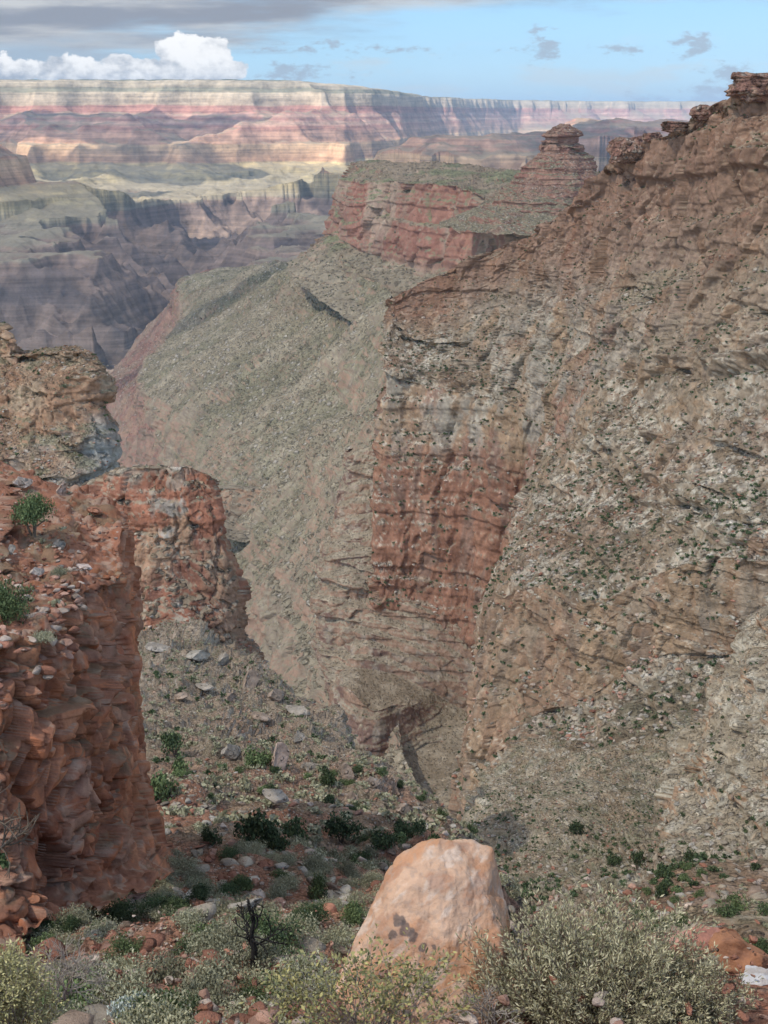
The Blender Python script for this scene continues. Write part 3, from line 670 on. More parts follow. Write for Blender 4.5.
# ------------------------------------------------------------------ the far side of the canyon, one height field in plan
def px_to_k(px): return (px-384)/F/1.04
def pl(x,xp,fp): return np.interp(x,xp,fp)
def segdist(x,y,pts):
    best=np.full(x.shape,1e9); side=np.zeros(x.shape)
    for (x0,y0),(x1,y1) in zip(pts[:-1],pts[1:]):
        dx,dy=x1-x0,y1-y0; t=np.clip(((x-x0)*dx+(y-y0)*dy)/(dx*dx+dy*dy),0,1)
        d=np.hypot(x-x0-t*dx,y-y0-t*dy); s=np.sign((x-x0)*dy-(y-y0)*dx)
        c=d<best; best=np.where(c,d,best); side=np.where(c,s,side)
    return best,side
ZP_S=[-400,0,1100,1730,1850,1980,2120,2170,2360,2410,2620,2670,2900,3040,3130,3290,3360,3600,6000]
ZP_Z=[-606,-600,-545,-425,-268,-248,-205,-178,-130,-105,-60,-35,0,62,182,222,292,318,325]
def far_col(X,N):
    z=X[...,2]+fbm(X,500,3,301)*14; st=1-sstep(.80,.94,N[...,2]); b=fbm(X,160,4,302); e=fbm(X,50,4,303,sc=(1,1,2.5))
    zs=[-1100,-620,-600,-520,-430,-410,-270,-255,-100,-30,0,60,75,180,195,225,290,330,420]
    cs=[(.17,.115,.115),(.19,.13,.12),(.26,.215,.145),(.31,.255,.165),(.37,.30,.19),(.42,.25,.16),(.47,.29,.20),(.40,.22,.15),(.40,.21,.15),(.42,.25,.19),(.36,.16,.12),(.38,.19,.14),(.52,.43,.34),(.60,.52,.42),(.30,.29,.22),(.34,.31,.24),(.58,.52,.43),(.40,.38,.30),(.09,.11,.075)]
    cs=np.array(cs); col=np.stack([np.interp(z,zs,cs[:,k]) for k in range(3)],-1)
    band=strata(z,18,305,.3)*.22+strata(z,47,306,.3)*.2
    col=col*(1+band*st)[...,None]*(1+.25*b+.3*e)[...,None]
    # slopes between cliffs carry paler debris and thin scrub
    flat=sstep(.86,.97,N[...,2])
    col=tint(col,(.27,.235,.165),flat*.55*(z<-100)); col=tint(col,(.33,.24,.17),flat*.4*(z>=-100)*(z<200))
    return col
def far_field():
    pxs=np.arange(-40,740,1.25); 
    Y1=np.exp(np.linspace(math.log(4200),math.log(16500),1150)); Y2=np.exp(np.linspace(math.log(16500),math.log(42000),110))[1:]
    Ys=np.concatenate([Y1,Y2])
    PX,YY=np.meshgrid(pxs,Ys); x=px_to_k(PX)*YY; y=YY
    X0=np.stack([x,y,np.zeros_like(x)],-1)
    wx=fbm(X0,2600,3,311)*520; wy=fbm(X0,2600,3,312)*520
    sp=fbm(X0,1500,3,313,ridged=True,gain=.36)   # spurs and side canyons
    sp2=fbm(X0,700,3,314,gain=.4)*.5+.1
    # distance behind the foot of the far wall
    ptk=px_to_k(np.array([-300,0,180,300,345,372,400,430,470,520,600,700,900]))
    foot=pl(x/y,ptk,[10300,10200,10300,10500,10700,11400,12600,14800,17500,20500,22500,23500,24500])
    s=(y-foot)*1.0+(sp-.12)*1900+(sp2-.1)*420+wy*.4
    smax=pl(x/y,ptk,[9000]*9+[9000]*4)
    kk=np.clip((y-foot)/3200,0,1.3)
    s=s+np.clip(kk-.75,0,.3)*900     # gather the top of the wall
    top=pl(x/y,ptk,[300,302,308,295,262,225,205,150,110,90,75,60,55])
    z=np.interp(s,ZP_S,ZP_Z); z=np.where(z>180,180+(z-180)*np.clip((top-150),20,400)/175.0,z)
    z=np.where(z<=180,np.minimum(z,np.maximum(top,z*0+40)),z); 
    # free-standing temples and mesas
    for (px,Yc,rx,ry,zt,sd) in ((-75,8500,300,420,-178,1),(66,8350,60,60,-420,2),(484,9300,400,330,-170,3),(455,9000,260,200,-205,7),(540,9900,330,300,-150,8),(607,8200,175,260,-62,4),(650,10300,420,300,-64,5),(322,9900,60,60,-395,6)):
        cx=px_to_k(px)*Yc; q=np.hypot((x-cx)/rx,(y-Yc)/ry); d=(q-1)*min(rx,ry)
        d=d-(sp-.1)*430-(sp2-.1)*230-wx*.1
        st=np.interp(zt,ZP_Z,ZP_S); zm=np.interp(st-np.maximum(d,0)*1.45,ZP_S,ZP_Z); z=np.maximum(z,np.minimum(zm,zt+sp2*20))
    # inner gorge
    R=[(-500,5100),(-1250+0,5000),(px_to_k(80)*4950,4950),(px_to_k(150)*5700,5700),(px_to_k(185)*7200,7200),(px_to_k(205)*8700,8700),(px_to_k(240)*9350,9350),(px_to_k(290)*9500,9500),(px_to_k(345)*8700,8700),(px_to_k(420)*8000,8000),(px_to_k(600)*7900,7900)]
    R=[(px_to_k(-500)*5400,5400),(px_to_k(-100)*5000,5000)]+R[2:]
    cr_=0; d,side=segdist(x+wx*.35,y+wy*.35,R)
    cr=fbm(X0,620,4,317,ridged=True,gain=.4); cr2=fbm(X0,190,4,318,ridged=True)
    w=pl(y,[4900,6000,7500,9500],[560,620,640,560])
    dd=d-(w)*(1+ -(cr-.1)*1.3)-cr2*18
    zg=np.interp(dd/w,[-1,-.75,-.5,-.26,-.16,0.0,.03,.5,2.5],[-1000,-900,-815,-735,-700,-606,-596,-570,-545])+cr2*70*np.clip(-dd/200,0,1)+cr*60*np.clip(-dd/300,0,1)
    south=(y<5600)&(y<pl(x/y,px_to_k(np.array([-500,-100,80,150])),[5400,5000,4950,5600]))
    z=np.where(dd<0,np.minimum(z,zg),z); z=np.where(south,np.minimum(z,-960+cr2*90),z)
    # shallow drainages on the bench
    bench=(z<-500)&(dd>0)
    z=z-np.where(bench,np.clip(.28-fbm(X0,900,5,319,ridged=True),0,1)*150*np.clip(dd/200,0,1),0)
    z=z+fbm(X0,260,5,320)*16+(fbm(X0,430,4,321,ridged=True)-.2)*46*np.clip((z+1000)/500,0,1)*(z<170)*1.4
    X=np.stack([x,y,z],-1)
    # rows run far to near for upward normals
    X=X[::-1]
    N=normals(X)
    finish('far_canyon',X,const((.3,.2,.15),X),M_FAR)
far_field()
# floor sheet that reaches the horizon under everything
def floor_sheet():
    V=np.array([(-60000,-3000,-1120),(60000,-3000,-1120),(60000,62000,-1120),(-60000,62000,-1120)],float)
    me=mk_mesh('canyon_floor',V,np.array([[0,1,2,3]]),M_FAR,np.tile((.18,.13,.11),(4,1)),False); obj('canyon_floor',me,kind='structure')
floor_sheet()
#@@THINGS@@
# ------------------------------------------------------------------ things: plants and loose rocks
M_JUN=leaf_mat('juniper_leaves',(.030,.048,.022),(.10,.13,.055))
M_GRN=leaf_mat('green_shrub_leaves',(.06,.09,.035),(.17,.21,.085))
M_SAGE=leaf_mat('sage_leaves',(.175,.17,.10),(.38,.36,.23))
M_SILV=leaf_mat('silver_leaves',(.25,.28,.24),(.50,.53,.47))
M_SAGEF=leaf_mat('sagebrush_leaves',(.23,.215,.11),(.62,.56,.35))
M_YEL=leaf_mat('yellow_leaves',(.36,.34,.15),(.68,.62,.30))
M_YEL2=leaf_mat('yellow_green_leaves',(.22,.24,.12),(.60,.52,.20))
M_BLACK=wood_mat('charred_wood',(.020,.017,.015)); M_BARK=wood_mat('bark',(.12,.09,.065)); M_TWIG=wood_mat('dry_twigs',(.34,.29,.24)); M_STEM=wood_mat('sage_stems',(.20,.16,.115))
M_BOULD=rock_mat('boulder_rock',1.1,.8,2.5,.3,stones=((2.2,.2,.3,ST1),))
M_ROCKF=rock_mat('pink_sandstone',5,.45,14,.16)

def leaves(n,shape=(1,1,.8),leaf=.1,clumps=9,spread=.42,shell=.55,asp=1.0,seed=0,up=.0):
    g=np.random.default_rng(seed)
    cc=g.normal(size=(clumps,3)); cc/=np.linalg.norm(cc,axis=1,keepdims=True); cc*=g.uniform(.25,.78,(clumps,1)); cc[:,2]=np.abs(cc[:,2])*.95-.12; cc[0]*=.1
    k=g.integers(0,clumps,n); d=g.normal(size=(n,3)); d/=np.linalg.norm(d,axis=1,keepdims=True)
    r=g.uniform(0,1,(n,1))**(1/(3*shell+.6))*spread*np.concatenate([[[1.5]],g.uniform(.75,1.15,(clumps-1,1))])[k]
    c=(cc[k]+d*r); c[:,2]=np.maximum(c[:,2]+.35,0.0)/1.25
    c*=np.array(shape)
    a=g.normal(size=(n,3)); a[:,2]+=up; a/=np.linalg.norm(a,axis=1,keepdims=True); b=np.cross(a,g.normal(size=(n,3))); b/=np.linalg.norm(b,axis=1,keepdims=True)
    s=leaf*g.uniform(.6,1.35,(n,1))
    V=np.stack([c-a*s*asp-b*s*.25,c-b*s*.6+a*s*.1,c+a*s*asp,c+b*s*.6-a*s*.1],1).reshape(-1,3)
    return V,np.arange(4*n).reshape(n,4)
def tubes(segs,sides=5):
    """segs: (p0,p1,r0,r1) -> quads"""
    S=np.array([[*a,*b,r,q] for a,b,r,q in segs]); a=S[:,:3]; b=S[:,3:6]; d=b-a; d/=np.linalg.norm(d,axis=1,keepdims=True)+1e-9
    h=np.where(np.abs(d[:,2:3])<.9,np.array([[0,0,1.]]),np.array([[1.,0,0]])); u=np.cross(d,h); u/=np.linalg.norm(u,axis=1,keepdims=True); v=np.cross(d,u)
    th=np.arange(sides)*2*np.pi/sides; V=[];Q=[]
    ring=lambda p,r:p[:,None]+r[:,None,None]*(np.cos(th)[None,:,None]*u[:,None]+np.sin(th)[None,:,None]*v[:,None])
    V=np.concatenate([ring(a,S[:,6]),ring(b,S[:,7])],1).reshape(-1,3)
    n=len(S); base=np.arange(n)[:,None]*2*sides; i=np.arange(sides); j=(i+1)%sides
    Q=np.stack([base+i,base+j,base+sides+j,base+sides+i],-1).reshape(-1,4)
    return V,Q
def grow(p,d,L,r,depth,g,segs,tips,bend=.35,split=(2,3),ratio=.72,gravity=0.0):
    n=3; q=np.array(p,float); dd=np.array(d,float)
    for i in range(n):
        dd=dd+g.normal(size=3)*bend*.5; dd[2]+=gravity; dd/=np.linalg.norm(dd)
        e=q+dd*L/n; segs.append((tuple(q),tuple(e),r*(1-.25*i/n),r*(1-.25*(i+1)/n))); q=e
        if depth>0 and i>0 and g.random()<.5:
            ax=g.normal(size=3); ax-=ax@dd*dd; ax/=np.linalg.norm(ax); nd=dd*.55+ax*.85; grow(q,nd/np.linalg.norm(nd),L*ratio*.8,r*.5,depth-1,g,segs,tips,bend,split,ratio,gravity)
    if depth<=0: tips.append(tuple(q)); return
    for _ in range(g.integers(split[0],split[1]+1)):
        ax=g.normal(size=3); ax-=ax@dd*dd; ax/=np.linalg.norm(ax); nd=dd*.8+ax*.6; grow(q,nd/np.linalg.norm(nd),L*ratio,r*.66,depth-1,g,segs,tips,bend,split,ratio,gravity)
def unit_ico():
    t=(1+5**.5)/2
    v=[(-1,t,0),(1,t,0),(-1,-t,0),(1,-t,0),(0,-1,t),(0,1,t),(0,-1,-t),(0,1,-t),(t,0,-1),(t,0,1),(-t,0,-1),(-t,0,1)]
    f=[(0,11,5),(0,5,1),(0,1,7),(0,7,10),(0,10,11),(1,5,9),(5,11,4),(11,10,2),(10,7,6),(7,1,8),(3,9,4),(3,4,2),(3,2,6),(3,6,8),(3,8,9),(4,9,5),(2,4,11),(6,2,10),(8,6,7),(9,8,1)]
    return np.array(v)/np.linalg.norm(v[0]),f
def ico(sub):
    v,f=unit_ico(); v=[tuple(x) for x in v]
    for _ in range(sub):
        mid={}; nf=[]
        def m(a,b):
            k=(min(a,b),max(a,b))
            if k not in mid:
                p=np.array(v[a])+np.array(v[b]); p/=np.linalg.norm(p); mid[k]=len(v); v.append(tuple(p))
            return mid[k]
        for a,b,c in f:
            x,y,z=m(a,b),m(b,c),m(c,a); nf+=[(a,x,z),(b,y,x),(c,z,y),(x,y,z)]
        f=nf
    return np.array(v),np.array(f)
IC1=ico(1); IC4=ico(4); IC0=ico(0)
def rock_shape(base,seed,cuts=9,rough=.03):
    """a stone: a sphere cut by random planes, as broken rock is"""
    g=np.random.default_rng(seed); V=base[0].copy()
    nrm=g.normal(size=(cuts,3)); nrm/=np.linalg.norm(nrm,axis=1,keepdims=True); off=g.uniform(.32,.72,cuts)
    for n,o in zip(nrm,off):
        d=V@n; V=V-np.clip(d-o,0,None)[:,None]*n
    if rough: V=V+V*(fbm(V,.5,4,seed)*rough*4)[:,None]
    return V
def place_merge(name,variants,pos,scl,rotz,col,mat,tilt=0,sc3=None):
    """many small copies as one mesh"""
    Vs=[];Qs=[];Cs=[];off=0; g=np.random.default_rng(5)
    vi=g.integers(0,len(variants),len(pos))
    for k,(V,Q) in enumerate(variants):
        ix=np.where(vi==k)[0]
        if not len(ix): continue
        c,s=np.cos(rotz[ix])[:,None],np.sin(rotz[ix])[:,None]
        sc=np.ones((len(ix),3)) if sc3 is None else sc3[ix]
        W_=V[None]*sc[:,None,:]; x=W_[...,0]*c-W_[...,1]*s; y=W_[...,0]*s+W_[...,1]*c
        P_=np.stack([x,y,W_[...,2]],-1)*scl[ix][:,None,None]+pos[ix][:,None]
        Vs.append(P_.reshape(-1,3)); Qs.append((Q[None]+(np.arange(len(ix))*len(V))[:,None,None]+off).reshape(-1,Q.shape[1])); off+=len(ix)*len(V)
        if col is not None: Cs.append(np.repeat(col[ix],len(V),axis=0))
    me=mk_mesh(name,np.concatenate(Vs),np.concatenate(Qs),mat,np.concatenate(Cs) if col is not None else None,False)
    return me
bpy.context.view_layer.update()
def hit(px,py,names=None):
    d=Vector(P(px,py,1)).normalized(); best=None
    for n in (names or list(SURF)):
        o=bpy.data.objects[n]
        ok,loc,nn,_=o.ray_cast(Vector((0,0,0)),d)
        if ok and (best is None or loc.length<best[0].length): best=(loc.copy(),nn.copy(),n)
    return best
def dist_of(loc): return loc[1]*CP-loc[2]*SP
OBS=SURF
def visible(pos,lift):
    px,py,d=proj(pos+np.array([0,0,1.])*lift[:,None]); x=np.clip((px/2).astype(int),0,383); y=np.clip((py/2).astype(int),0,511)
    return (px>-2)&(px<770)&(py>0)&(py<1026)&(d<ZB[y,x]*1.04+1.0),d,px,py
def sample(surf,n,seed,nzmin=.55,dens=None,ymax=None,ymin=None):
    X,N,c,_=SURF[surf]; g=np.random.default_rng(seed)
    ar=np.linalg.norm(np.cross(np.gradient(X,axis=1),np.gradient(X,axis=0)),axis=-1)
    w=ar*(N[...,2]>nzmin)
    if dens is not None: w=w*np.clip(dens(X),0,None)
    if ymax: w=w*(X[...,1]<ymax)
    if ymin: w=w*(X[...,1]>ymin)
    px,py,_=proj(X); w=w*(px>-40)&(1>0) if False else w*((px>-60)&(px<830)&(py<1080))
    p=(w/w.sum()).ravel(); ix=g.choice(len(p),n,p=p)
    return X.reshape(-1,3)[ix]+g.normal(size=(n,3))*np.array([.3,.3,0])
# ---- scattered shrubs
JV=[leaves(46,(1,1,.85),.27,6,.45,seed=s) for s in range(6)]
JVn=[leaves(900,(1,1,.95),.075,13,.40,seed=20+s) for s in range(5)]
SV=[leaves(34,(1,1,.62),.26,5,.5,seed=40+s,up=.8) for s in range(5)]
SVn=[leaves(700,(1,1,.7),.07,10,.5,seed=60+s,up=1.2,asp=1.3) for s in range(5)]
def dn(L,seed,off=.0,k=3): return lambda X:np.exp(k*(fbm(X,L,3,seed)+off))
def dshr(X): return np.exp(1.9*fbm(X,35,3,401))
ZONES=[ # surf, n, size range, kind, seed, label, extra
 ('right_slope',5200,(.55,1.7),'j',501,'small dark green juniper dotted over the high brown slope on the right',dshr),
 ('right_slope',3000,(.4,1.0),'s',502,'little grey green tuft on the high brown slope on the right',dshr),
 ('lower_slope',3200,(.3,1.15),'j',503,'small dark green shrub on the pale rubble bench under the right cliffs',dn(15,402)),
 ('lower_slope',3600,(.25,.7),'s',504,'little grey green tuft on the pale rubble bench under the right cliffs',dn(15,403)),
 ('pale_rib',130,(.35,.9),'j',505,'small dark shrub growing on the pale rock rib at the right edge',dn(9,404)),
 ('pale_rib',220,(.2,.5),'s',506,'little grey green tuft on the pale rock rib at the right edge',dn(9,405)),
 ('left_ridge',260,(.5,1.35),'j',507,'dark green shrub on the grey and tan ridge at the left edge',dn(12,406)),
 ('left_ridge',420,(.35,.8),'s',508,'little grey green tuft on the grey and tan ridge at the left edge',dn(12,407)),
 ('near_slope',650,(.4,.95),'j',509,'green shrub on the stony slope between the red cliff and the boulder',dn(14,408)),
 ('near_slope',3600,(.3,.95),'s',510,'grey green tuft on the stony slope between the red cliff and the boulder',dn(9,409,0,2)),
 ('red_cliff',40,(.18,.42),'s',511,'grey green tuft among the rubble on top of the red cliff',lambda X:1.0*(X[...,2]>-20.4)),
 ('ledge_terrace',60,(.6,1.3),'j',512,'small dark shrub on the ledges at the foot of the tall buttress',None),
 ('rock_pillar',14,(.5,.9),'s',513,'small grey green tuft on the red rock pillar',None),
 ('promontory',420,(1.2,2.8),'j',514,'tiny dark shrub on the flat top of the far red promontory',None)]
cand={'j':[], 's':[]}
for zi,(sf,n,(a,b),kd,sd,lab,df) in enumerate(ZONES):
    pos=sample(sf,n,sd,.42,df); g=np.random.default_rng(sd); sc=a+(b-a)*g.random(n)**1.5
    vis,d,px,py=visible(pos,sc*.7)
    for i in np.where(vis)[0]: cand[kd].append((F*sc[i]/d[i],zi,tuple(pos[i]),sc[i],d[i]))
HAND=[]   # filled below: hand-placed shrubs keep their own labels
def copy_mesh_variants(vs,nm,mat): return [mk_mesh(nm,V,Q,mat,None,False) for V,Q in vs]
MJ=copy_mesh_variants(JVn,'juniper_foliage',M_JUN); MJf=copy_mesh_variants([leaves(190,(1,1,.9),.17,7,.5,seed=80+s) for s in range(5)],'juniper_foliage',M_JUN); MG=copy_mesh_variants(JVn[:3],'green_foliage',M_GRN)
FN=[leaves(3600,(1,1,.95),.036,26,.36,seed=120+s) for s in range(3)]; FS=[leaves(3000,(1,1,.72),.03,22,.40,seed=130+s,up=1.4,asp=1.4) for s in range(3)]
MJ3=copy_mesh_variants(FN,'juniper_foliage',M_JUN); MG3=copy_mesh_variants(FN,'green_foliage',M_GRN); MS3=copy_mesh_variants(FS,'sage_foliage',M_SAGE)
MS=copy_mesh_variants(SVn,'sage_foliage',M_SAGE); MSf=copy_mesh_variants([leaves(170,(1,1,.65),.17,5,.62,seed=95+s,up=.8) for s in range(4)],'sage_foliage',M_SAGE)
def scatter(kd,nind,nm,near,far,farv,mat,cat):
    L_=sorted(cand[kd],reverse=True); g=np.random.default_rng(9)
    for (sz,zi,p,sc,d) in L_[:nind]:
        me=((MJ3 if kd=='j' else MS3) if d<75 else near if d<130 else far); me=me[g.integers(len(me))]
        if kd=='j' and d<170 and g.random()<.35: me=(MG3 if d<75 else MG)[g.integers(3)]
        o=obj(nm,me,label=ZONES[zi][5],cat=cat,group=('dark shrubs on the ' if kd=='j' else 'grey tufts on the ')+ZONES[zi][0].replace('_',' '),loc=(p[0],p[1],p[2]-sc*.08))
        o.scale=(sc,sc,sc*g.uniform(.8,1.25)); o.rotation_euler=(0,0,g.uniform(0,6.28))
    R_=L_[nind:]; pos=np.array([r[2] for r in R_]); sc=np.array([r[3] for r in R_]); pos[:,2]-=sc*.08
    me=place_merge(nm,farv,pos,sc,g.uniform(0,6.28,len(R_)),None,mat)
    o=obj('small_junipers' if kd=='j' else 'small_tufts',me,kind='stuff',label='countless small dark shrubs speckling the canyon slopes' if kd=='j' else 'countless grey green tufts speckling the canyon slopes')
scatter('j',225,'juniper',MJ,MJf,JV,M_JUN,'shrub')
scatter('s',280,'sage_tuft',MS,MSf,SV,M_SAGE,'tuft')
# ---- rubble
RV=[(rock_shape(IC1,s,11,0)*1.25,IC1[1]) for s in range(10)]
def rubble(name,specs,mat):
    P_=[];S_=[];C_l=[]
    for (sf,n,(a,b),sd,nzm,cols,ymax) in specs:
        g=np.random.default_rng(sd); pos=sample(sf,n,sd,nzm,(dn(8 if sf!='right_slope' else 30,sd,0,2.0) if sf!='red_cliff' else (lambda X:1.0*(X[...,2]>-20.6))),ymax)
        sc=a+(b-a)*g.random(n)**3; vis,d,_,_=visible(pos,sc*.6); keep=vis
        if 'near' in sf or sf in('ground','red_cliff'): keep=vis|(d<60)
        pos,sc=pos[keep],sc[keep]; cc=np.array(cols)[g.integers(0,len(cols),len(pos))]*g.uniform(.75,1.25,(len(pos),1))
        P_.append(pos);S_.append(sc);C_l.append(cc)
    P_=np.concatenate(P_);S_=np.concatenate(S_);C_l=np.concatenate(C_l); g=np.random.default_rng(3)
    s3=np.stack([g.uniform(.8,1.4,len(P_)),g.uniform(.5,.95,len(P_)),g.uniform(.25,.65,len(P_))],-1)
    me=place_merge(name,RV,P_,S_,g.uniform(0,6.28,len(P_)),C_l,mat,sc3=s3)
    obj(name,me,kind='stuff',label='loose broken stones scattered over the slopes')
RC=[(.30,.14,.09),(.36,.21,.15),(.42,.33,.26),(.24,.11,.07)]; GC=[(.36,.32,.26),(.30,.25,.19),(.25,.18,.13),(.32,.26,.19)]
rubble('loose_stones',[
 ('near_slope',8000,(.05,.30),601,.4,RC,58),('near_slope',6000,(.12,.6),602,.4,RC+GC+GC,None),('red_cliff',1300,(.05,.34),603,.75,RC,None),
 ('ground',1500,(.008,.04),604,.3,RC,None),('left_ridge',1800,(.3,1.3),605,.4,GC+RC[:2],None),('lower_slope',5200,(.25,1.1),606,.4,GC+GC+RC,None),
 ('right_slope',8000,(.3,1.5),607,.5,GC+GC+RC,None),('rock_pillar',260,(.2,.9),608,.5,GC+RC,None),('pale_rib',900,(.2,1.0),609,.5,GC,None),('ledge_terrace',250,(.4,1.3),610,.6,GC,None)],M_BOULD)
# ---- boulders one can point at
BV=[rock_shape(IC4,100+s,11,.035) for s in range(6)]
def boulder(px,py,wpx,hpx,label,col,group=None,seed=0,name='boulder',squat=.9,names=None,sink=.2,col2=None,mat=None):
    h=hit(px,py,names)
    if not h: print('MISS',px,py); return
    loc,_,_=h; d=dist_of(loc); rx=wpx/2*d/F; rz=hpx/2*d/F*1.05
    g=np.random.default_rng(seed+300); V=BV[seed%6]; a=g.uniform(0,6.28); V=np.stack([V[:,0]*math.cos(a)-V[:,1]*math.sin(a),V[:,0]*math.sin(a)+V[:,1]*math.cos(a),V[:,2]],-1)
    V=V*np.array([rx,rx*squat,rz])*1.12
    c=const(col,V); c=tint(c,col2 or tuple(x*.6 for x in col),sstep(-.1,.3,fbm(V,max(rx,.05),4,seed))*.7)
    o=obj(name,mk_mesh(name,V,IC4[1],mat or M_BOULD,c,False),label=label,cat='boulder' if name=='boulder' else 'rock',group=group,loc=(loc.x,loc.y,loc.z+rz*(1-2*sink)))
    return o
PR=(.46,.33,.25); GR=(.34,.29,.23); RR_=(.34,.16,.10)
NS=['near_slope']
boulder(281,768,27,36,'pale pinkish boulder standing beside a round green shrub on the near slope',PR,seed=1,names=NS)
boulder(231,760,26,24,'low grey boulder left of the pinkish one on the near slope',GR,seed=2,names=NS)
boulder(276,806,26,30,'grey boulder below the pinkish boulder on the near slope',GR,seed=3,names=NS)
boulder(195,660,30,16,'flat pale slab of rock at the foot of the rock pillar',(.38,.33,.26),seed=4,names=NS)
boulder(160,652,26,14,'pale block against the lower left foot of the rock pillar',(.35,.30,.24),seed=5,names=NS)
boulder(104,925,24,16,'tan slab lying at the foot of the red cliff',PR,seed=0,names=NS)
boulder(70,1022,70,22,'flat tan red rock at the bottom edge behind the silver shrub',(.40,.21,.14),seed=3,names=NS,sink=.35)
boulder(130,961,18,13,'small red boulder above the silvery shrub',RR_,seed=2,names=NS)
boulder(200,948,22,16,'broad red boulder in the red debris left of the dead tree',RR_,seed=5,names=NS)
for i,(x,y,w_,h_) in enumerate([(150,975,16,11),(228,988,22,12),(96,950,14,9),(188,1000,20,12),(246,1002,18,13),(120,900,17,10),(146,892,14,10),(330,985,16,10),(218,968,14,9),(90,972,13,9),(160,930,14,10),(282,968,14,9),(205,1012,22,13),(262,984,16,10),(312,1010,20,12)]):
    boulder(x,y,w_,h_,'small angular red stone in the debris field above the bottom edge',[RR_,(.40,.24,.17),(.30,.13,.085)][i%3],group='red stones of the debris field',seed=i,names=NS)
for i,(x,y,w_,h_) in enumerate([(222,664,22,18),(252,684,26,22),(276,700,22,20),(298,716,24,22),(228,700,18,14),(262,720,20,15),(300,742,20,16),(345,775,22,20),(372,786,20,16),(205,690,18,14),(402,812,22,18),(180,700,16,12),(240,740,16,12),(352,800,18,14),(430,826,20,16),(310,770,16,13)]):
    boulder(x,y,w_,h_,'pale weathered rock jutting from the crest side of the near slope',[(.33,.28,.22),(.31,.23,.17),(.36,.27,.20)][i%3],group='pale rocks jutting along the crest of the near slope',seed=i,names=NS,sink=.3)
RCN=['red_cliff']
boulder(12,552,13,10,'rounded grey stone near the left edge on top of the red cliff',GR,seed=1,names=RCN)
boulder(37,577,18,14,'cream coloured block lying in the middle of the red cliff top',(.52,.44,.37),seed=2,names=RCN)
boulder(85,572,16,14,'white and pink block perched near the rim of the red cliff',(.52,.42,.36),seed=3,names=RCN)
boulder(58,548,15,15,'grey boulder behind the cream block on the red cliff',GR,seed=4,names=RCN)
boulder(96,515,16,13,'orange red boulder at the back rim of the red cliff',(.42,.20,.12),seed=5,names=RCN)
boulder(62,493,15,16,'tilted pale boulder right of the juniper on the red cliff',PR,seed=0,names=RCN)
boulder(22,492,24,16,'cream boulders pile left behind the juniper on the red cliff',(.50,.40,.32),seed=2,names=RCN) if False else boulder(22,489,26,17,'large cream boulder behind the juniper on the red cliff',(.50,.40,.32),seed=2,names=RCN)
# ---- hand placed shrubs and trees
def shrub(px,py,wpx,hpx,label,kind='j',group=None,name=None,trunk=False,seed=0,names=None):
    h=hit(px,py,names)
    if not h: print('MISS shrub',px,py); return
    loc,_,_=h; d=dist_of(loc); s=wpx/2*d/F/.72; sz=hpx*d/F*1.12
    ms=({'j':MJ3,'g':MG3,'s':MS3} if d<75 else {'j':MJ,'g':MG,'s':MS})[kind]; me=ms[seed%len(ms)]
    nm=name or {'j':'juniper','g':'green_shrub','s':'sage_tuft'}[kind]
    if not trunk:
        o=obj(nm,me,label=label,cat={'j':'shrub','g':'shrub','s':'tuft'}[kind],group=group,loc=(loc.x,loc.y,loc.z-.06*sz)); o.scale=(s,s,sz); o.rotation_euler=(0,0,seed*1.7); return o
    r=obj(nm,None,label=label,cat='tree',group=group,loc=loc)
    c=obj('crown',me,parent=r,loc=(0,0,sz*.28)); c.scale=(s,s,sz*.75); c.rotation_euler=(0,0,seed*1.3)
    g=np.random.default_rng(seed); segs=[]
    for k in range(3): grow((0,0,-.1*sz),(g.normal()*.25,g.normal()*.2,1),sz*.42,.03*sz,1,g,segs,[],.3)
    obj('trunk',mk_mesh('trunk',*tubes(segs),M_BARK),parent=r); return r
S_=shrub
S_(137,800,25,32,'dark green juniper bush against the right side of the red cliff, left of a pair','j',seed=1,names=NS)
S_(158,799,32,30,'broad dark green bush just right of the one touching the red cliff','g',seed=2,names=NS)
S_(181,773,21,21,'round bright green bush below the small trunked juniper','g',seed=3,names=NS)
S_(175,757,22,30,'small juniper tree with a visible forked trunk right of the red cliff','j',trunk=True,seed=4,names=NS)
S_(257,766,24,24,'round green bush touching the pale pinkish boulder on its left','g',seed=1,names=NS)
S_(256,842,37,36,'large dark green bush in the cluster on the middle slope, leftmost','j',seed=2,names=NS)
S_(272,850,30,28,'lower dark green bush in the middle of the slope cluster','j',seed=3,names=NS)
S_(291,838,28,28,'dark green bush at the right of the slope cluster','j',seed=4,names=NS)
S_(211,842,19,20,'compact dark green bush alone left of the slope cluster','j',seed=0,names=NS)
S_(135,888,30,22,'pale green low bush near the foot of the red cliff','g',seed=2,names=NS)
S_(50,934,24,26,'dark bush in the shade under the red cliff, left one','j',seed=1,names=NS)
S_(72,930,20,22,'dark bush in the shade under the red cliff, right one','j',seed=3,names=NS)
S_(274,952,54,46,'broad green juniper right behind the black dead tree','j',seed=4,names=NS)
S_(303,930,32,34,'dark green rounded bush right of the dead tree','j',seed=0,names=NS)
S_(318,900,19,36,'narrow upright dark green juniper above the rounded bush','j',seed=2,names=NS)
S_(341,842,32,30,'dark bush with a dark stem below the orange rock knob','j',trunk=True,seed=5,names=NS)
S_(383,846,24,22,'dark green bush halfway between the slope cluster and the big boulder','j',seed=1,names=NS)
S_(405,838,20,18,'dark green bush on the crest above the big boulder','j',seed=2,names=NS)
S_(436,852,26,20,'low dark bush at the gully edge right above the big boulder','j',seed=3,names=NS)
S_(327,786,16,22,'dark bush at the foot of the orange rock knob on the crest','j',seed=3,names=NS)
S_(243,888,24,20,'olive green bush in the middle of the near slope','g',seed=0,names=NS)
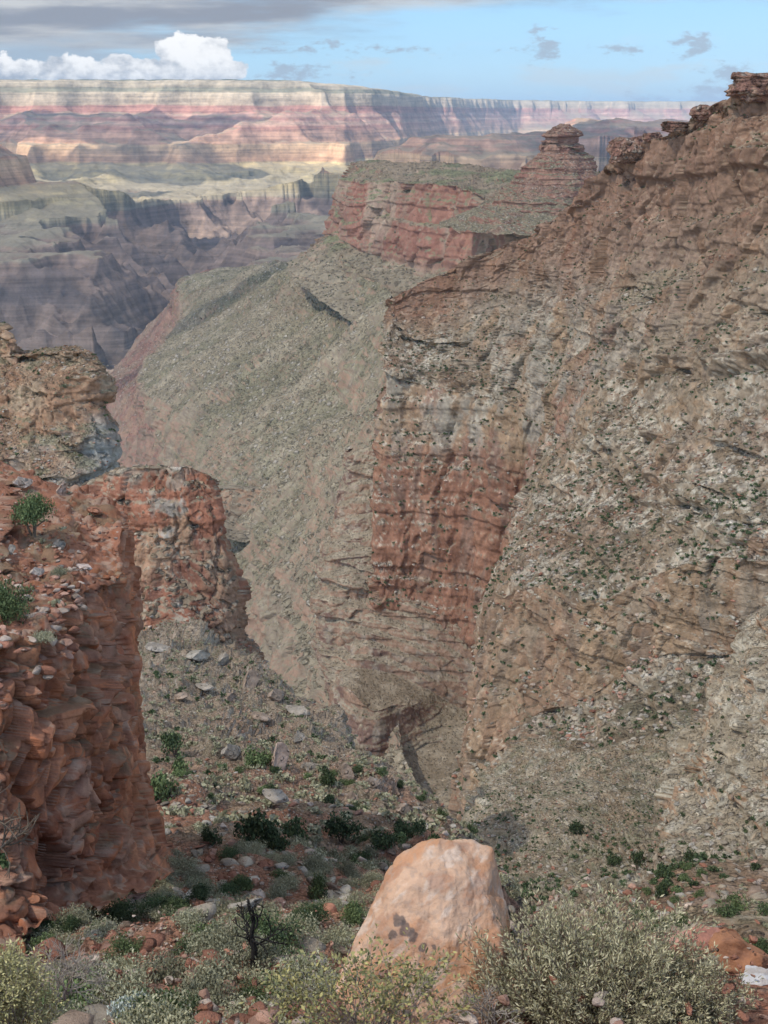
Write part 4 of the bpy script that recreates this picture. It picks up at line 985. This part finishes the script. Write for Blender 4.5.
S_(278,898,24,22,'pale green bush above the juniper behind the dead tree','s',seed=1,names=NS)
S_(206,900,30,24,'grey green sage bush left of the olive bush','s',seed=2,names=NS)
S_(68,1018,80,44,'bright green spreading shrub at the bottom beside the yellow bush','g',seed=2,names=NS)
S_(172,1020,44,40,'dark green rounded shrub right of the silvery shrub at the bottom','j',seed=1,names=NS)
S_(252,1000,36,20,'olive low shrub below the black dead tree','g',seed=1,names=NS)
S_(125,952,34,20,'olive green low shrub in the red debris under the cliff','g',seed=1,names=NS)
S_(34,538,38,52,'juniper tree with forked trunk standing on top of the red cliff','g',trunk=True,seed=6,names=RCN,name='juniper')
S_(6,616,46,46,'rounded green juniper cut by the left edge on the red cliff top','g',seed=4,names=RCN)
S_(40,640,26,12,'low grey green bush at the front rim of the red cliff','s',seed=4,names=RCN)
S_(60,575,18,12,'small grey sage bush between the blocks on the red cliff','s',seed=1,names=RCN)
LS=['lower_slope','right_slope']
S_(614,864,14,14,'round dark juniper left of the pair with trunks on the lower right slope','j',seed=1,names=LS)
S_(637,870,13,22,'dark juniper with a black trunk on the lower right slope','j',trunk=True,seed=2,names=LS)
S_(662,878,16,18,'upper one of two stacked dark junipers on the lower right slope','j',seed=3,names=LS)
S_(660,896,15,20,'lower one of two stacked dark junipers on the lower right slope','j',seed=4,names=LS)
S_(691,860,14,14,'dark juniper right of the stacked pair on the lower right slope','j',seed=0,names=LS)
S_(576,834,14,16,'dark juniper bush at the upper left of the lower right slope','j',seed=2,names=LS)
# silvery shrub near the bottom
h=hit(138,1020,NS); d=dist_of(h[0]); s=29*d/F/.85
V,Q=leaves(2600,(1,1,.8),.05,26,.24,seed=3,up=1.5,asp=1.2)
o=obj('silver_shrub',mk_mesh('silver_shrub',V,Q,M_SILV,None,False),label='silvery grey feathery shrub at the bottom between two green ones',cat='shrub',loc=h[0]); o.scale=(s,s,46*d/F)
# dead tree, charred black
h=hit(251,968,NS); d=dist_of(h[0]); Ht=72*d/F; g=np.random.default_rng(12)
t=obj('dead_tree',None,label='black charred dead tree with bare crooked branches on the near slope',cat='tree',loc=h[0])
segs=[]; tk=[((0,0,-.3),(.06*Ht,0,.3*Ht),.055*Ht,.045*Ht),((.06*Ht,0,.3*Ht),(.02*Ht,.02,.52*Ht),.045*Ht,.034*Ht),((.02*Ht,.02,.52*Ht),(.07*Ht,0,.78*Ht),.034*Ht,.02*Ht),((.07*Ht,0,.78*Ht),(.05*Ht,0,.98*Ht),.02*Ht,.008*Ht)]
obj('trunk',mk_mesh('trunk',*tubes(tk,7),M_BLACK),parent=t)
for (z,dx,dz,L_) in ((.30,-.7,.5,.20),(.35,.9,.3,.28),(.45,-.8,.45,.22),(.5,.8,.5,.26),(.6,-.7,.7,.2),(.62,.6,.8,.22),(.72,.5,.9,.17),(.75,-.5,.8,.15),(.42,.1,.5,.25)):
    grow((.04*Ht,0,z*Ht),(dx,g.normal()*.5,dz),L_*Ht,.016*Ht,2,g,segs,[],.5)
obj('branches',mk_mesh('branches',*tubes(segs,4),M_BLACK),parent=t)
# bare tree reaching in at the left edge, in front of the cliff
h=hit(-14,905,['red_cliff','near_slope']); d=dist_of(h[0])*.93; b=np.array(P(-16,872,h[0].y*.93)); g=np.random.default_rng(31); Ht=110*d/F
t=obj('bare_tree',None,label='half bare juniper reaching in from the left edge before the red cliff',cat='tree',loc=tuple(b-np.array([0,0,Ht*.25])))
segs=[];tips=[]
grow((0,0,0),(-.05,0,1),Ht*.45,.03*Ht,0,g,segs,[],.15)
for (z,dx,dz,L_) in ((.45,.6,.9,.30),(.35,.8,.6,.26),(.55,.45,.9,.36),(.6,-.1,1,.4),(.4,.7,.3,.22)): grow((0,0,z*Ht*.9),(dx,g.normal()*.3,dz),L_*Ht,.015*Ht,2,g,segs,tips,.4)
obj('branches',mk_mesh('branches',*tubes(segs,4),M_BARK),parent=t)
V,Q=leaves(420,(.20*Ht,.16*Ht,.34*Ht),.02*Ht,7,.36,seed=44); V=V+np.array([.02*Ht,0,.80*Ht])
V2,Q2=leaves(260,(.14*Ht,.12*Ht,.18*Ht),.02*Ht,5,.36,seed=45); V2=V2+np.array([.12*Ht,0,.28*Ht])
obj('foliage',mk_mesh('foliage',np.concatenate([V,V2]),np.concatenate([Q,Q2+len(V)]),M_GRN,None,False),parent=t)
# ---- outcrops on the skyline
def outcrop(px,py,wpx,hpx,Y,label,seed,depth=1.0,lean=0):
    """a stack of hard beds: a rounded block with bedding worn into its sides"""
    c0=np.array(P(px,py,Y)); d=dist_of(c0); rx=wpx/2*d/F; rz=hpx/2*d/F; V=IC4[0].copy()
    V=np.sign(V)*np.abs(V)**.62*np.array([rx,rx*depth,rz])*1.0
    Wd=V+c0; out=V*np.array([1,1,0]); out/=np.linalg.norm(out,axis=1,keepdims=True)+1e-6
    V=V+out*((strata(Wd[:,2]+fbm(Wd,rx,2,seed)*.8,rz*.42,seed,.2)*.14+strata(Wd[:,2],rz*.15,seed+1,.3)*.06)*rx)[:,None]
    V=V+V/np.linalg.norm(V,axis=1,keepdims=True)*(fbm(Wd,rx*.7,4,seed)*rx*.35)[:,None]; V[:,0]+=lean*V[:,2]
    c=tint(const((.20,.105,.075),V),(.27,.17,.12),sstep(-.1,.3,fbm(Wd,rx*.5,4,seed+3)))
    obj('rock_outcrop',mk_mesh('rock_outcrop',V,IC4[1],M_MID,c,False),label=label,cat='rock outcrop',loc=tuple(c0))
outcrop(757,87,52,26,600,'big dark layered outcrop on the skyline at the right edge',1)
outcrop(704,113,24,14,632,'dark outcrop jutting from the skyline left of the biggest one',2)
outcrop(652,137,17,8,690,'low flat cap rock on the ridge right of the butte',3)
outcrop(630,151,42,22,705,'broad brown outcrop at the lower left end of the skyline ridge',4)
outcrop(686,127,46,10,655,'long low ledge on the skyline between the flat cap and the dark outcrop',5)
outcrop(338,757,30,62,168,'orange and cream rock knob on the crest left of the canyon',6,.8)
outcrop(320,757,18,44,164,'slimmer orange rock knob left of the taller crest knob',7,.8) 
# ---- the big boulder in front
def front_boulder():
    Y0=5.35; ol=[(333,988),(346,958),(372,924),(382,905),(379,886),(385,868),(402,857),(430,850),(447,842),(466,843),(489,853),(498,878),(506,903),(511,925),(507,955),(503,1000),(470,1030),(400,1035),(345,1020)]
    cx,cy=436,925; c0=np.array(P(cx,cy,Y0)); dd=dist_of(c0)
    A=np.array([(x-cx,cy-y) for x,y in ol],float)*dd/F; th=np.arctan2(A[:,1],A[:,0]); r=np.hypot(A[:,0],A[:,1]); o_=np.argsort(th); th,r=th[o_],r[o_]
    V=ico(6)[0]; Fc=ico(6)[1]
    upv=np.array([0,SP,CP]); rt=np.array([1,0,0.]); fw=np.array([0,CP,-SP])
    hp=[(385,869,.03),(402,856,.04),(428,846,.05),(447,838,.02),(468,839,.06),(494,849,.05),(499,880,.04),(508,905,.03),(511,926,.02),(508,960,0),(503,1015,0),(382,900,.02),(352,950,.0),(333,992,0),
        (398,878,-.13),(452,872,-.19),(484,884,-.14),(497,930,-.2),(440,925,-.27),(392,925,-.2),(366,962,-.15),(345,1000,-.12),(450,1010,-.32),(498,1005,-.24),(410,1020,-.28),
        (410,868,.28),(470,862,.3),(498,920,.3),(500,1010,.34),(350,1000,.26),(400,1030,.2),(470,1035,.1)]
    bm=bmesh.new()
    for x,y,f in hp: bm.verts.new(tuple(rt*((x-cx)*dd/F)+upv*((cy-y)*dd/F)+fw*f))
    bmesh.ops.convex_hull(bm,input=bm.verts); bm.normal_update(); pl_=set()
    for f in bm.faces:
        o=f.verts[0].co.dot(f.normal)
        if o>0: pl_.add((round(f.normal.x,4),round(f.normal.y,4),round(f.normal.z,4),round(o,4)))
    bm.free(); pl_=np.array(sorted(pl_)); dn_=V@pl_[:,:3].T; t=np.where(dn_>1e-3,pl_[None,:,3]/np.maximum(dn_,1e-3),9.0)
    tm=t.min(axis=1,keepdims=True); kk=tm[:,0]-np.log(np.sum(np.exp(-(t-tm)*170),axis=1))/170; X=V*kk[:,None]
    Nn=X/np.linalg.norm(X,axis=1,keepdims=True)
    f1,f2,idn=worley(X,.22,77,sc=(1,1,.6))
    X0=X.copy(); X=X+Nn*(fbm(X,.34,5,71)*.022+(idn-.5)*.006+fbm(X,.08,4,72,ridged=True)*.008-np.exp(-(f2-f1)/.03)*.003)[:,None]
    # diagonal grain
    q=X@np.array([.75,.1,.55]); X=X+Nn*(fbm(X*np.array([1,1,1])+0,.12,4,74,sc=(1.4,1,.5))*.016)[:,None]
    ca,sa=math.cos(.85),math.sin(.85); G=np.stack([X0[:,0]*ca+X0[:,2]*sa,X0[:,1],-X0[:,0]*sa+X0[:,2]*ca],-1)   # grain runs up to the right
    c=tint(const((.50,.265,.145),X),(.56,.36,.235),sstep(-.15,.25,fbm(G,.22,5,73,sc=(.35,1,1.6))))
    c=tint(c,(.62,.49,.38),sstep(.16,.36,fbm(G,.10,5,75,sc=(.3,1,1.5)))*.7); c=tint(c,(.38,.19,.11),sstep(.1,.35,fbm(G,.15,5,76,sc=(.5,1,1)))*.6)
    c=tint(c,(.42,.30,.22),sstep(.1,.3,fbm(X0,.03,4,78))*.5)
    for (x,y,rad) in ((398,908,.030),(405,916,.032),(413,922,.026),(420,931,.018),(432,929,.016),(392,921,.02)):
        g0=np.array([(x-cx)*dd/F,0,(cy-y)*dd/F]); e=np.hypot((X@rt)-g0[0],(X@upv)-g0[2])+fbm(X,.05,3,79)*.03
        c=tint(c,(.13,.10,.085),sstep(rad*1.05,rad*.75,e)*(X@fw<0)*.85)
    obj('sandstone_boulder',mk_mesh('sandstone_boulder',X,Fc,M_ROCKF,c,False),label='big pale orange sandstone boulder with a dark stain in the foreground',cat='boulder',loc=tuple(c0))
front_boulder()
def slab(px,py,wpx,hpx,Y,label,col,col2,seed,name='red_rock',depth=.7,rot=0,tiltx=0):
    c0=np.array(P(px,py,Y)); d=dist_of(c0); rx=wpx/2*d/F; rz=hpx/2*d/F; V=rock_shape(IC4,seed,10,.03)
    V=V*np.array([rx,rx*depth,rz])*1.2; V[:,2]-=V[:,0]*rot
    V=V+V/np.linalg.norm(V,axis=1,keepdims=True)*(fbm(V,rx*.5,5,seed)*rz*.25)[:,None]
    c=tint(const(col,V),col2,sstep(-.05,.25,fbm(V,rx*.4,5,seed+1)))
    obj(name,mk_mesh(name,V,IC4[1],M_ROCKF,c,False),label=label,cat='rock',loc=tuple(c0))
slab(690,942,96,30,7.1,'long smooth red rock lying behind the sagebrush',(.42,.19,.13),(.50,.27,.20),201,rot=.12)
slab(742,951,76,38,6.7,'dark orange brown rock at the right edge, overlapping the red one',(.36,.17,.09),(.27,.13,.075),202,rot=.35)
slab(762,978,44,20,6.1,'pale grey stone at the right edge below the brown rock',(.52,.50,.48),(.42,.37,.33),203)
slab(748,1008,40,18,5.6,'small red stone at the lower right corner',(.36,.16,.11),(.45,.24,.17),204)
slab(716,998,30,14,5.8,'flat pinkish stone right of the sagebrush base',(.44,.24,.18),(.36,.17,.12),205)
# ---- foreground plants
def stems_plant(nst,rad,hgt,g,lean=.5,seg=5,r0=.004,wig=.05):
    base=np.stack([g.normal(size=nst)*rad*.16,g.normal(size=nst)*rad*.16,np.zeros(nst)],-1)
    az=g.uniform(0,2*np.pi,nst); rr=np.sqrt(g.random(nst))*rad; L_=hgt*g.uniform(.7,1.08,nst)*(1-.35*(rr/rad)**2)
    tip=np.stack([np.cos(az)*rr,np.sin(az)*rr,L_],-1)
    mid=base*.5+tip*.5+np.stack([np.cos(az)*rr*.18,np.sin(az)*rr*.18,-L_*.10],-1)+g.normal(size=(nst,3))*wig
    t=np.linspace(0,1,seg+1)[None,:,None]
    C=(1-t)**2*base[:,None]+2*t*(1-t)*mid[:,None]+t*t*tip[:,None]
    C=C+g.normal(size=C.shape)*wig*.12*t
    segs=[(C[i,k],C[i,k+1],r0*(1-.75*k/seg),r0*(1-.75*(k+1)/seg)) for i in range(nst) for k in range(seg)]
    return C,segs
def leaf_on(C,per,t0,size,asp,g,away=.9,spread=.012):
    n,m,_=C.shape; ii=np.repeat(np.arange(n),per); t=t0+(1-t0)*g.random(len(ii))**.85; q=t*(m-1); k=np.clip(np.floor(q).astype(int),0,m-2); f=(q-k)[:,None]
    p=C[ii,k]*(1-f)+C[ii,k+1]*f; ax=C[ii,k+1]-C[ii,k]; ax/=np.linalg.norm(ax,axis=1,keepdims=True)
    d=g.normal(size=p.shape); d-=np.sum(d*ax,1,keepdims=True)*ax; d/=np.linalg.norm(d,axis=1,keepdims=True); dr=ax*(1-away*.5)+d*away; dr/=np.linalg.norm(dr,axis=1,keepdims=True)
    b=np.cross(dr,g.normal(size=p.shape)); b/=np.linalg.norm(b,axis=1,keepdims=True); s=size*g.uniform(.6,1.3,(len(ii),1)); p=p+d*spread*g.random((len(ii),1))
    V=np.stack([p,p+dr*s*.5+b*s*asp,p+dr*s,p+dr*s*.5-b*s*asp],1).reshape(-1,3); return V,np.arange(len(V)).reshape(-1,4)
def plant(name,label,cat,px,py,Y,rad,hgt,nst,per,size,asp,mleaf,mstem,seed,t0=.3,r0=.004,sqy=.7,wig=.05,away=.9,twig=0,spread=.012):
    g=np.random.default_rng(seed); c0=np.array(P(px,py,Y)); r=obj(name,None,label=label,cat=cat,loc=tuple(c0))
    C,segs=stems_plant(nst,rad,hgt,g,r0=r0,wig=wig); C[...,1]*=sqy
    segs=[(C[i,k],C[i,k+1],r0*(1-.75*k/5),r0*(1-.75*(k+1)/5)) for i in range(nst) for k in range(5)]
    # side shoots
    sh=[];
    for i in range(nst):
        for _ in range(3):
            k=g.integers(2,5); f=g.random(); p=C[i,k]*(1-f)+C[i,min(k+1,5)]*f; dv=(C[i,min(k+1,5)]-C[i,k-1]); dv/=np.linalg.norm(dv)+1e-9; e=dv*.8+g.normal(size=3)*.38; e/=np.linalg.norm(e)
            L_=hgt*g.uniform(.08,.22); sh.append(np.stack([p+e*L_*j/5+np.array([0,0,.15*L_*(j/5)**2]) for j in range(6)]))
    sh=np.array(sh); segs+=[(c[k],c[k+1],r0*.4,r0*.25) for c in sh for k in (0,2,4)]
    obj('stems',mk_mesh('stems',*tubes([(tuple(a),tuple(b),x,y) for a,b,x,y in segs],3),mstem),parent=r)
    V1,Q1=leaf_on(C,per,t0,size,asp,g,away,spread); V2,Q2=leaf_on(sh,max(per//3,4),.05,size,asp,g,away,spread)
    obj('foliage',mk_mesh('foliage',np.concatenate([V1,V2]),np.concatenate([Q1,Q2+len(V1)]),mleaf,None,False),parent=r)
    return r
plant('sagebrush','large grey green sagebrush filling the lower right foreground','shrub',590,1035,5.0,.60,.62,330,46,.022,.14,M_SAGEF,M_STEM,301,t0=.32,r0=.0045,sqy=.7,spread=.014,away=.6)
plant('sagebrush','smaller sagebrush reaching right from the large one','shrub',690,1040,4.9,.27,.42,110,40,.02,.14,M_SAGEF,M_STEM,302,t0=.3,r0=.004)
plant('yellow_shrub','sparse twiggy shrub with yellow flower heads before the sandstone boulder','shrub',372,1040,4.6,.48,.40,120,16,.022,.26,M_YEL2,M_TWIG,303,t0=.55,r0=.003,wig=.08,sqy=.6,spread=.02)
plant('yellow_shrub','dense pale yellow shrub in the bottom left corner','shrub',8,1045,4.6,.22,.46,170,46,.017,.2,M_YEL,M_TWIG,304,t0=.3,r0=.003,spread=.016)
# bare silvery twigs beside it
g=np.random.default_rng(41); segs=[]
for k in range(22): grow((g.normal()*.03,g.normal()*.03,0),(g.normal()*.45+.12,g.normal()*.3,1),.13,.0035,2,g,segs,[],.5)
obj('bare_twigs',mk_mesh('bare_twigs',*tubes(segs,3),M_TWIG),label='bare grey twiggy bush right of the pale yellow shrub',cat='shrub',loc=P(62,1000,4.9))
g=np.random.default_rng(42); segs=[]
for k in range(10): grow((g.normal()*.05,g.normal()*.03,0),(g.normal()*.6,g.normal()*.3,.8),.10,.004,2,g,segs,[],.5)
obj('bare_twigs',mk_mesh('bare_twigs',*tubes(segs,3),M_TWIG),label='bleached bare twigs at the lower left foot of the sagebrush',cat='twigs',loc=P(492,1030,4.7))
print('things %.1fs'%(time.time()-T0))
#@@ENDTHINGS@@
# ------------------------------------------------------------------ air, clouds, sky, light
SUN_EL=math.radians(51); SUN_AZ=math.radians(-127)     # azimuth from +Y (view direction) towards +X
SD=np.array([math.sin(SUN_AZ)*math.cos(SUN_EL),math.cos(SUN_AZ)*math.cos(SUN_EL),math.sin(SUN_EL)])
def haze():
    x0,x1,y0,y1,z0,z1=-61000,61000,-3100,63000,-1122,420
    V=np.array([(x,y,z) for z in (z0,z1) for y in (y0,y1) for x in (x0,x1)],float)
    Q=np.array([[0,2,3,1],[4,5,7,6],[0,1,5,4],[2,6,7,3],[0,4,6,2],[1,3,7,5]])
    m=bpy.data.materials.new('haze'); m.use_nodes=True; nt=m.node_tree; nt.nodes.clear()
    o=nt.nodes.new('ShaderNodeOutputMaterial'); v=nt.nodes.new('ShaderNodeVolumePrincipled')
    v.inputs['Color'].default_value=(.55,.76,1,1); v.inputs['Density'].default_value=2.7e-5; v.inputs['Anisotropy'].default_value=.1
    nt.links.new(v.outputs[0],o.inputs['Volume'])
    ob=obj('haze',mk_mesh('haze',V,Q,m,None,False),kind='stuff'); ob['label']='thin blue haze filling the canyon air'
haze()
def cloud_mat(tr=.57):
    m=bpy.data.materials.new('cloud'); m.use_nodes=True; nt=m.node_tree; N=nt.nodes; L=nt.links; N.clear()
    o=N.new('ShaderNodeOutputMaterial'); t=N.new('ShaderNodeBsdfTransparent'); tl=N.new('ShaderNodeBsdfTranslucent'); d=N.new('ShaderNodeBsdfDiffuse')
    tl.inputs[0].default_value=(.85,.87,.9,1); d.inputs[0].default_value=(.85,.86,.88,1)
    m1=N.new('ShaderNodeMixShader'); m1.inputs[0].default_value=.5; L.new(d.outputs[0],m1.inputs[1]); L.new(tl.outputs[0],m1.inputs[2])
    m2=N.new('ShaderNodeMixShader'); m2.inputs[0].default_value=tr; L.new(m1.outputs[0],m2.inputs[1]); L.new(t.outputs[0],m2.inputs[2])
    L.new(m2.outputs[0],o.inputs['Surface']); return m
M_CLOUD=cloud_mat(); M_CLOUD2=cloud_mat(.52)
def cloud(cx,cy,rx,ry,zc=2600,th=260,seed=0,n=90):
    """a flat-bottomed lumpy cloud centred over the ground point (cx,cy) as the sun throws its shadow"""
    k=zc/SD[2]; ox,oy=cx+SD[0]*k,cy+SD[1]*k
    th_=np.linspace(0,2*np.pi,n*2+1); ph=np.linspace(.001,np.pi-.001,n)
    T,Pp=np.meshgrid(th_,ph); X=np.stack([np.sin(Pp)*np.cos(T),np.sin(Pp)*np.sin(T),np.cos(Pp)],-1)
    b=1+fbm(X*1000,900,5,seed)*.55
    X=X*b[...,None]*np.array([rx,ry,th]); X[...,2]=np.where(X[...,2]<0,X[...,2]*.35,X[...,2])
    X[:,-1]=X[:,0]
    X=X+np.array([ox,oy,zc])
    me=mk_mesh('cloud',X.reshape(-1,3),grid_faces(*X.shape[:2]),M_CLOUD if cy<4000 else M_CLOUD2); obj('cloud',me,kind='structure')
CLOUDS=[(100,1200,2300,3300,2600,300,1),(-1550,6700,1700,2000,2500,220,2),(-2900,9500,750,900,2500,220,9),(-2600,12500,1300,700,2600,200,3),(900,8900,1150,1500,2600,200,4),(1900,9000,1000,1500,2600,200,6),(-2300,11300,900,420,2500,120,11),(-500,9700,420,350,2500,120,5),(-3300,8700,700,700,2500,150,7)]
for c in CLOUDS: cloud(*c[:4],zc=c[4],th=c[5],seed=c[6]*31)
w=bpy.data.worlds.new('World'); SC.world=w; w.use_nodes=True; nt=w.node_tree; N=nt.nodes; L=nt.links
bg=N['Background']; sky=N.new('ShaderNodeTexSky'); sky.sky_type='NISHITA'; sky.sun_disc=False
sky.sun_elevation=SUN_EL; sky.sun_rotation=SUN_AZ; sky.altitude=1500; sky.air_density=1.0; sky.dust_density=.6
tc=N.new('ShaderNodeTexCoord'); sep=N.new('ShaderNodeSeparateXYZ'); L.new(tc.outputs['Generated'],sep.inputs[0])
def M(op,a,b=None,c=None):
    n=N.new('ShaderNodeMath'); n.operation=op
    for i,v in enumerate((a,b,c)):
        if v is None: continue
        if isinstance(v,(int,float)): n.inputs[i].default_value=v
        else: L.new(v,n.inputs[i])
    return n.outputs[0]
def SS(x,a,b):
    n=N.new('ShaderNodeMapRange'); n.interpolation_type='SMOOTHSTEP'; L.new(x,n.inputs[0]); n.inputs[1].default_value=a; n.inputs[2].default_value=b; return n.outputs[0]
yy=M('MAXIMUM',sep.outputs['Y'],.05)
az=M('DIVIDE',sep.outputs['X'],yy); el=M('DIVIDE',sep.outputs['Z'],yy)     # tangent-plane directions ahead
def nz(sx,sy,det=6,rough=.6,off=0,scale=1):
    c=N.new('ShaderNodeCombineXYZ'); L.new(M('MULTIPLY',az,sx),c.inputs[0]); L.new(M('MULTIPLY',el,sy),c.inputs[1]); c.inputs[2].default_value=off
    n=N.new('ShaderNodeTexNoise'); n.inputs['Scale'].default_value=scale; n.inputs['Detail'].default_value=det; n.inputs['Roughness'].default_value=rough
    L.new(c.outputs[0],n.inputs['Vector']); return n.outputs['Fac']
def blob(cx,cy,rx,ry):
    a=M('POWER',M('DIVIDE',M('SUBTRACT',az,cx),rx),2); b=M('POWER',M('DIVIDE',M('SUBTRACT',el,cy),ry),2)
    return M('SUBTRACT',1,M('SQRT',M('ADD',a,b)))
def az_el(px,py):
    p=P(px,py,1); return p[0],p[2]
# cumulus bank resting on the far rim
def mx(a,b): return M('MAXIMUM',a,b)
cum=None
for (px,py,rx,ry) in ((196,62,42,28),(160,72,60,17),(226,70,22,13),(90,72,75,14),(20,72,70,15),(-60,72,60,18),(120,66,40,13),(212,50,16,12),(186,44,16,11)):
    a0,e0=az_el(px,py); b=blob(a0,e0,rx/1352,ry/1352); b=M('MULTIPLY',b,ry/20); cum=b if cum is None else mx(cum,b)
puff=nz(46,60,7,.62,1.3)
cd=M('ADD',cum,M('MULTIPLY',M('SUBTRACT',puff,.5),1.7)); cmask=SS(cd,.02,.16)
cshade=SS(M('ADD',M('MULTIPLY',nz(50,70,6,.6,1.42),1.0),M('MULTIPLY',el,4.5)),.42,.78)
# stratus band along the top and thin grey bars
top=M('ADD',M('MULTIPLY',M('SUBTRACT',el,az_el(384,14)[1]),26),M('ADD',M('MULTIPLY',M('SUBTRACT',nz(5,34,6,.6,5),.5),1.8),M('MULTIPLY',az,-1.6)))
tmask=SS(top,-.35,.2)
bar=M('ADD',M('MULTIPLY',M('SUBTRACT',nz(4,60,6,.6,8.1),.52),3.2),M('SUBTRACT',M('MULTIPLY',blob(*az_el(70,50),.16,.017),1.1),.1)); bmask=M('MULTIPLY',SS(bar,-.1,.6),.75)
wis=M('MULTIPLY',SS(M('ADD',nz(16,70,6,.62,12.5),M('MULTIPLY',blob(*az_el(640,95),.25,.03),.12)),.52,.68),M('MULTIPLY',SS(el,.062,.03),.6))
low=M('MULTIPLY',SS(el,.035,.0),.55)
sc_=None
for (px,py,rx,ry) in ((543,50,22,16),(540,29,18,7),(694,44,26,17),(620,48,30,8),(728,75,34,14),(715,100,46,18),(640,100,34,9),(740,96,40,24),(295,72,46,14),(355,76,22,6),(330,48,90,8),(420,50,60,5)):
    a0,e0=az_el(px,py); b=M('MULTIPLY',blob(a0,e0,rx/1352,ry/1352),ry/14); sc_=b if sc_ is None else mx(sc_,b)
smask=M('MULTIPLY',SS(M('ADD',sc_,M('MULTIPLY',M('SUBTRACT',nz(70,150,7,.68,21),.5),4.2)),.2,.9),.75)
def mixc(a,col,fac):
    n=N.new('ShaderNodeMix'); n.data_type='RGBA'; L.new(fac,n.inputs[0])
    if isinstance(a,tuple): n.inputs[6].default_value=(*a,1)
    else: L.new(a,n.inputs[6])
    if isinstance(col,tuple): n.inputs[7].default_value=(*col,1)
    else: L.new(col,n.inputs[7])
    return n.outputs[2]
KS=1.0
WH=(3.2,3.2,3.2); GY=(.95,1.05,1.25); GY2=(1.2,1.35,1.6)
c=mixc(sky.outputs[0],(.70,1.52,2.4),M('MULTIPLY',SS(el,.5,.12),.85))
c=mixc(c,(1.4,2.0,2.4),low); c=mixc(c,(1.9,2.2,2.4),wis); c=mixc(c,GY2,smask)
c=mixc(c,GY2,bmask); 
tcol=mixc(GY,(1.9,1.95,2.0),SS(nz(5,40,6,.6,5.2),.42,.66)); c=mixc(c,tcol,tmask)
ccol=mixc(GY2,WH,cshade); c=mixc(c,ccol,cmask)
front=SS(sep.outputs['Y'],.02,.12)        # behind the viewer the sky is plain
c=mixc(sky.outputs[0],c,front)
L.new(c,bg.inputs[0]); bg.inputs[1].default_value=.15
sl=bpy.data.lights.new('sun','SUN'); sl.energy=3.1; sl.angle=math.radians(.55); sl.color=(1,.95,.87)
so=bpy.data.objects.new('sun',sl); COL.objects.link(so)
so.rotation_euler=Vector(SD).to_track_quat('Z','Y').to_euler()
cam=bpy.data.cameras.new('camera'); co=bpy.data.objects.new('camera',cam); COL.objects.link(co); SC.camera=co
cam.sensor_fit='VERTICAL'; cam.sensor_height=24; cam.lens=24*F/1024; cam.clip_start=.1; cam.clip_end=120000
co.rotation_euler=(math.pi/2-PITCH,0,0)
vs=SC.view_settings; vs.view_transform='Standard'; vs.look='None'; vs.gamma=1; vs.exposure=1.25
SC.cycles.max_bounces=5; SC.cycles.diffuse_bounces=3; SC.cycles.volume_bounces=0; SC.cycles.transparent_max_bounces=12
print('built in %.1fs'%(time.time()-T0))
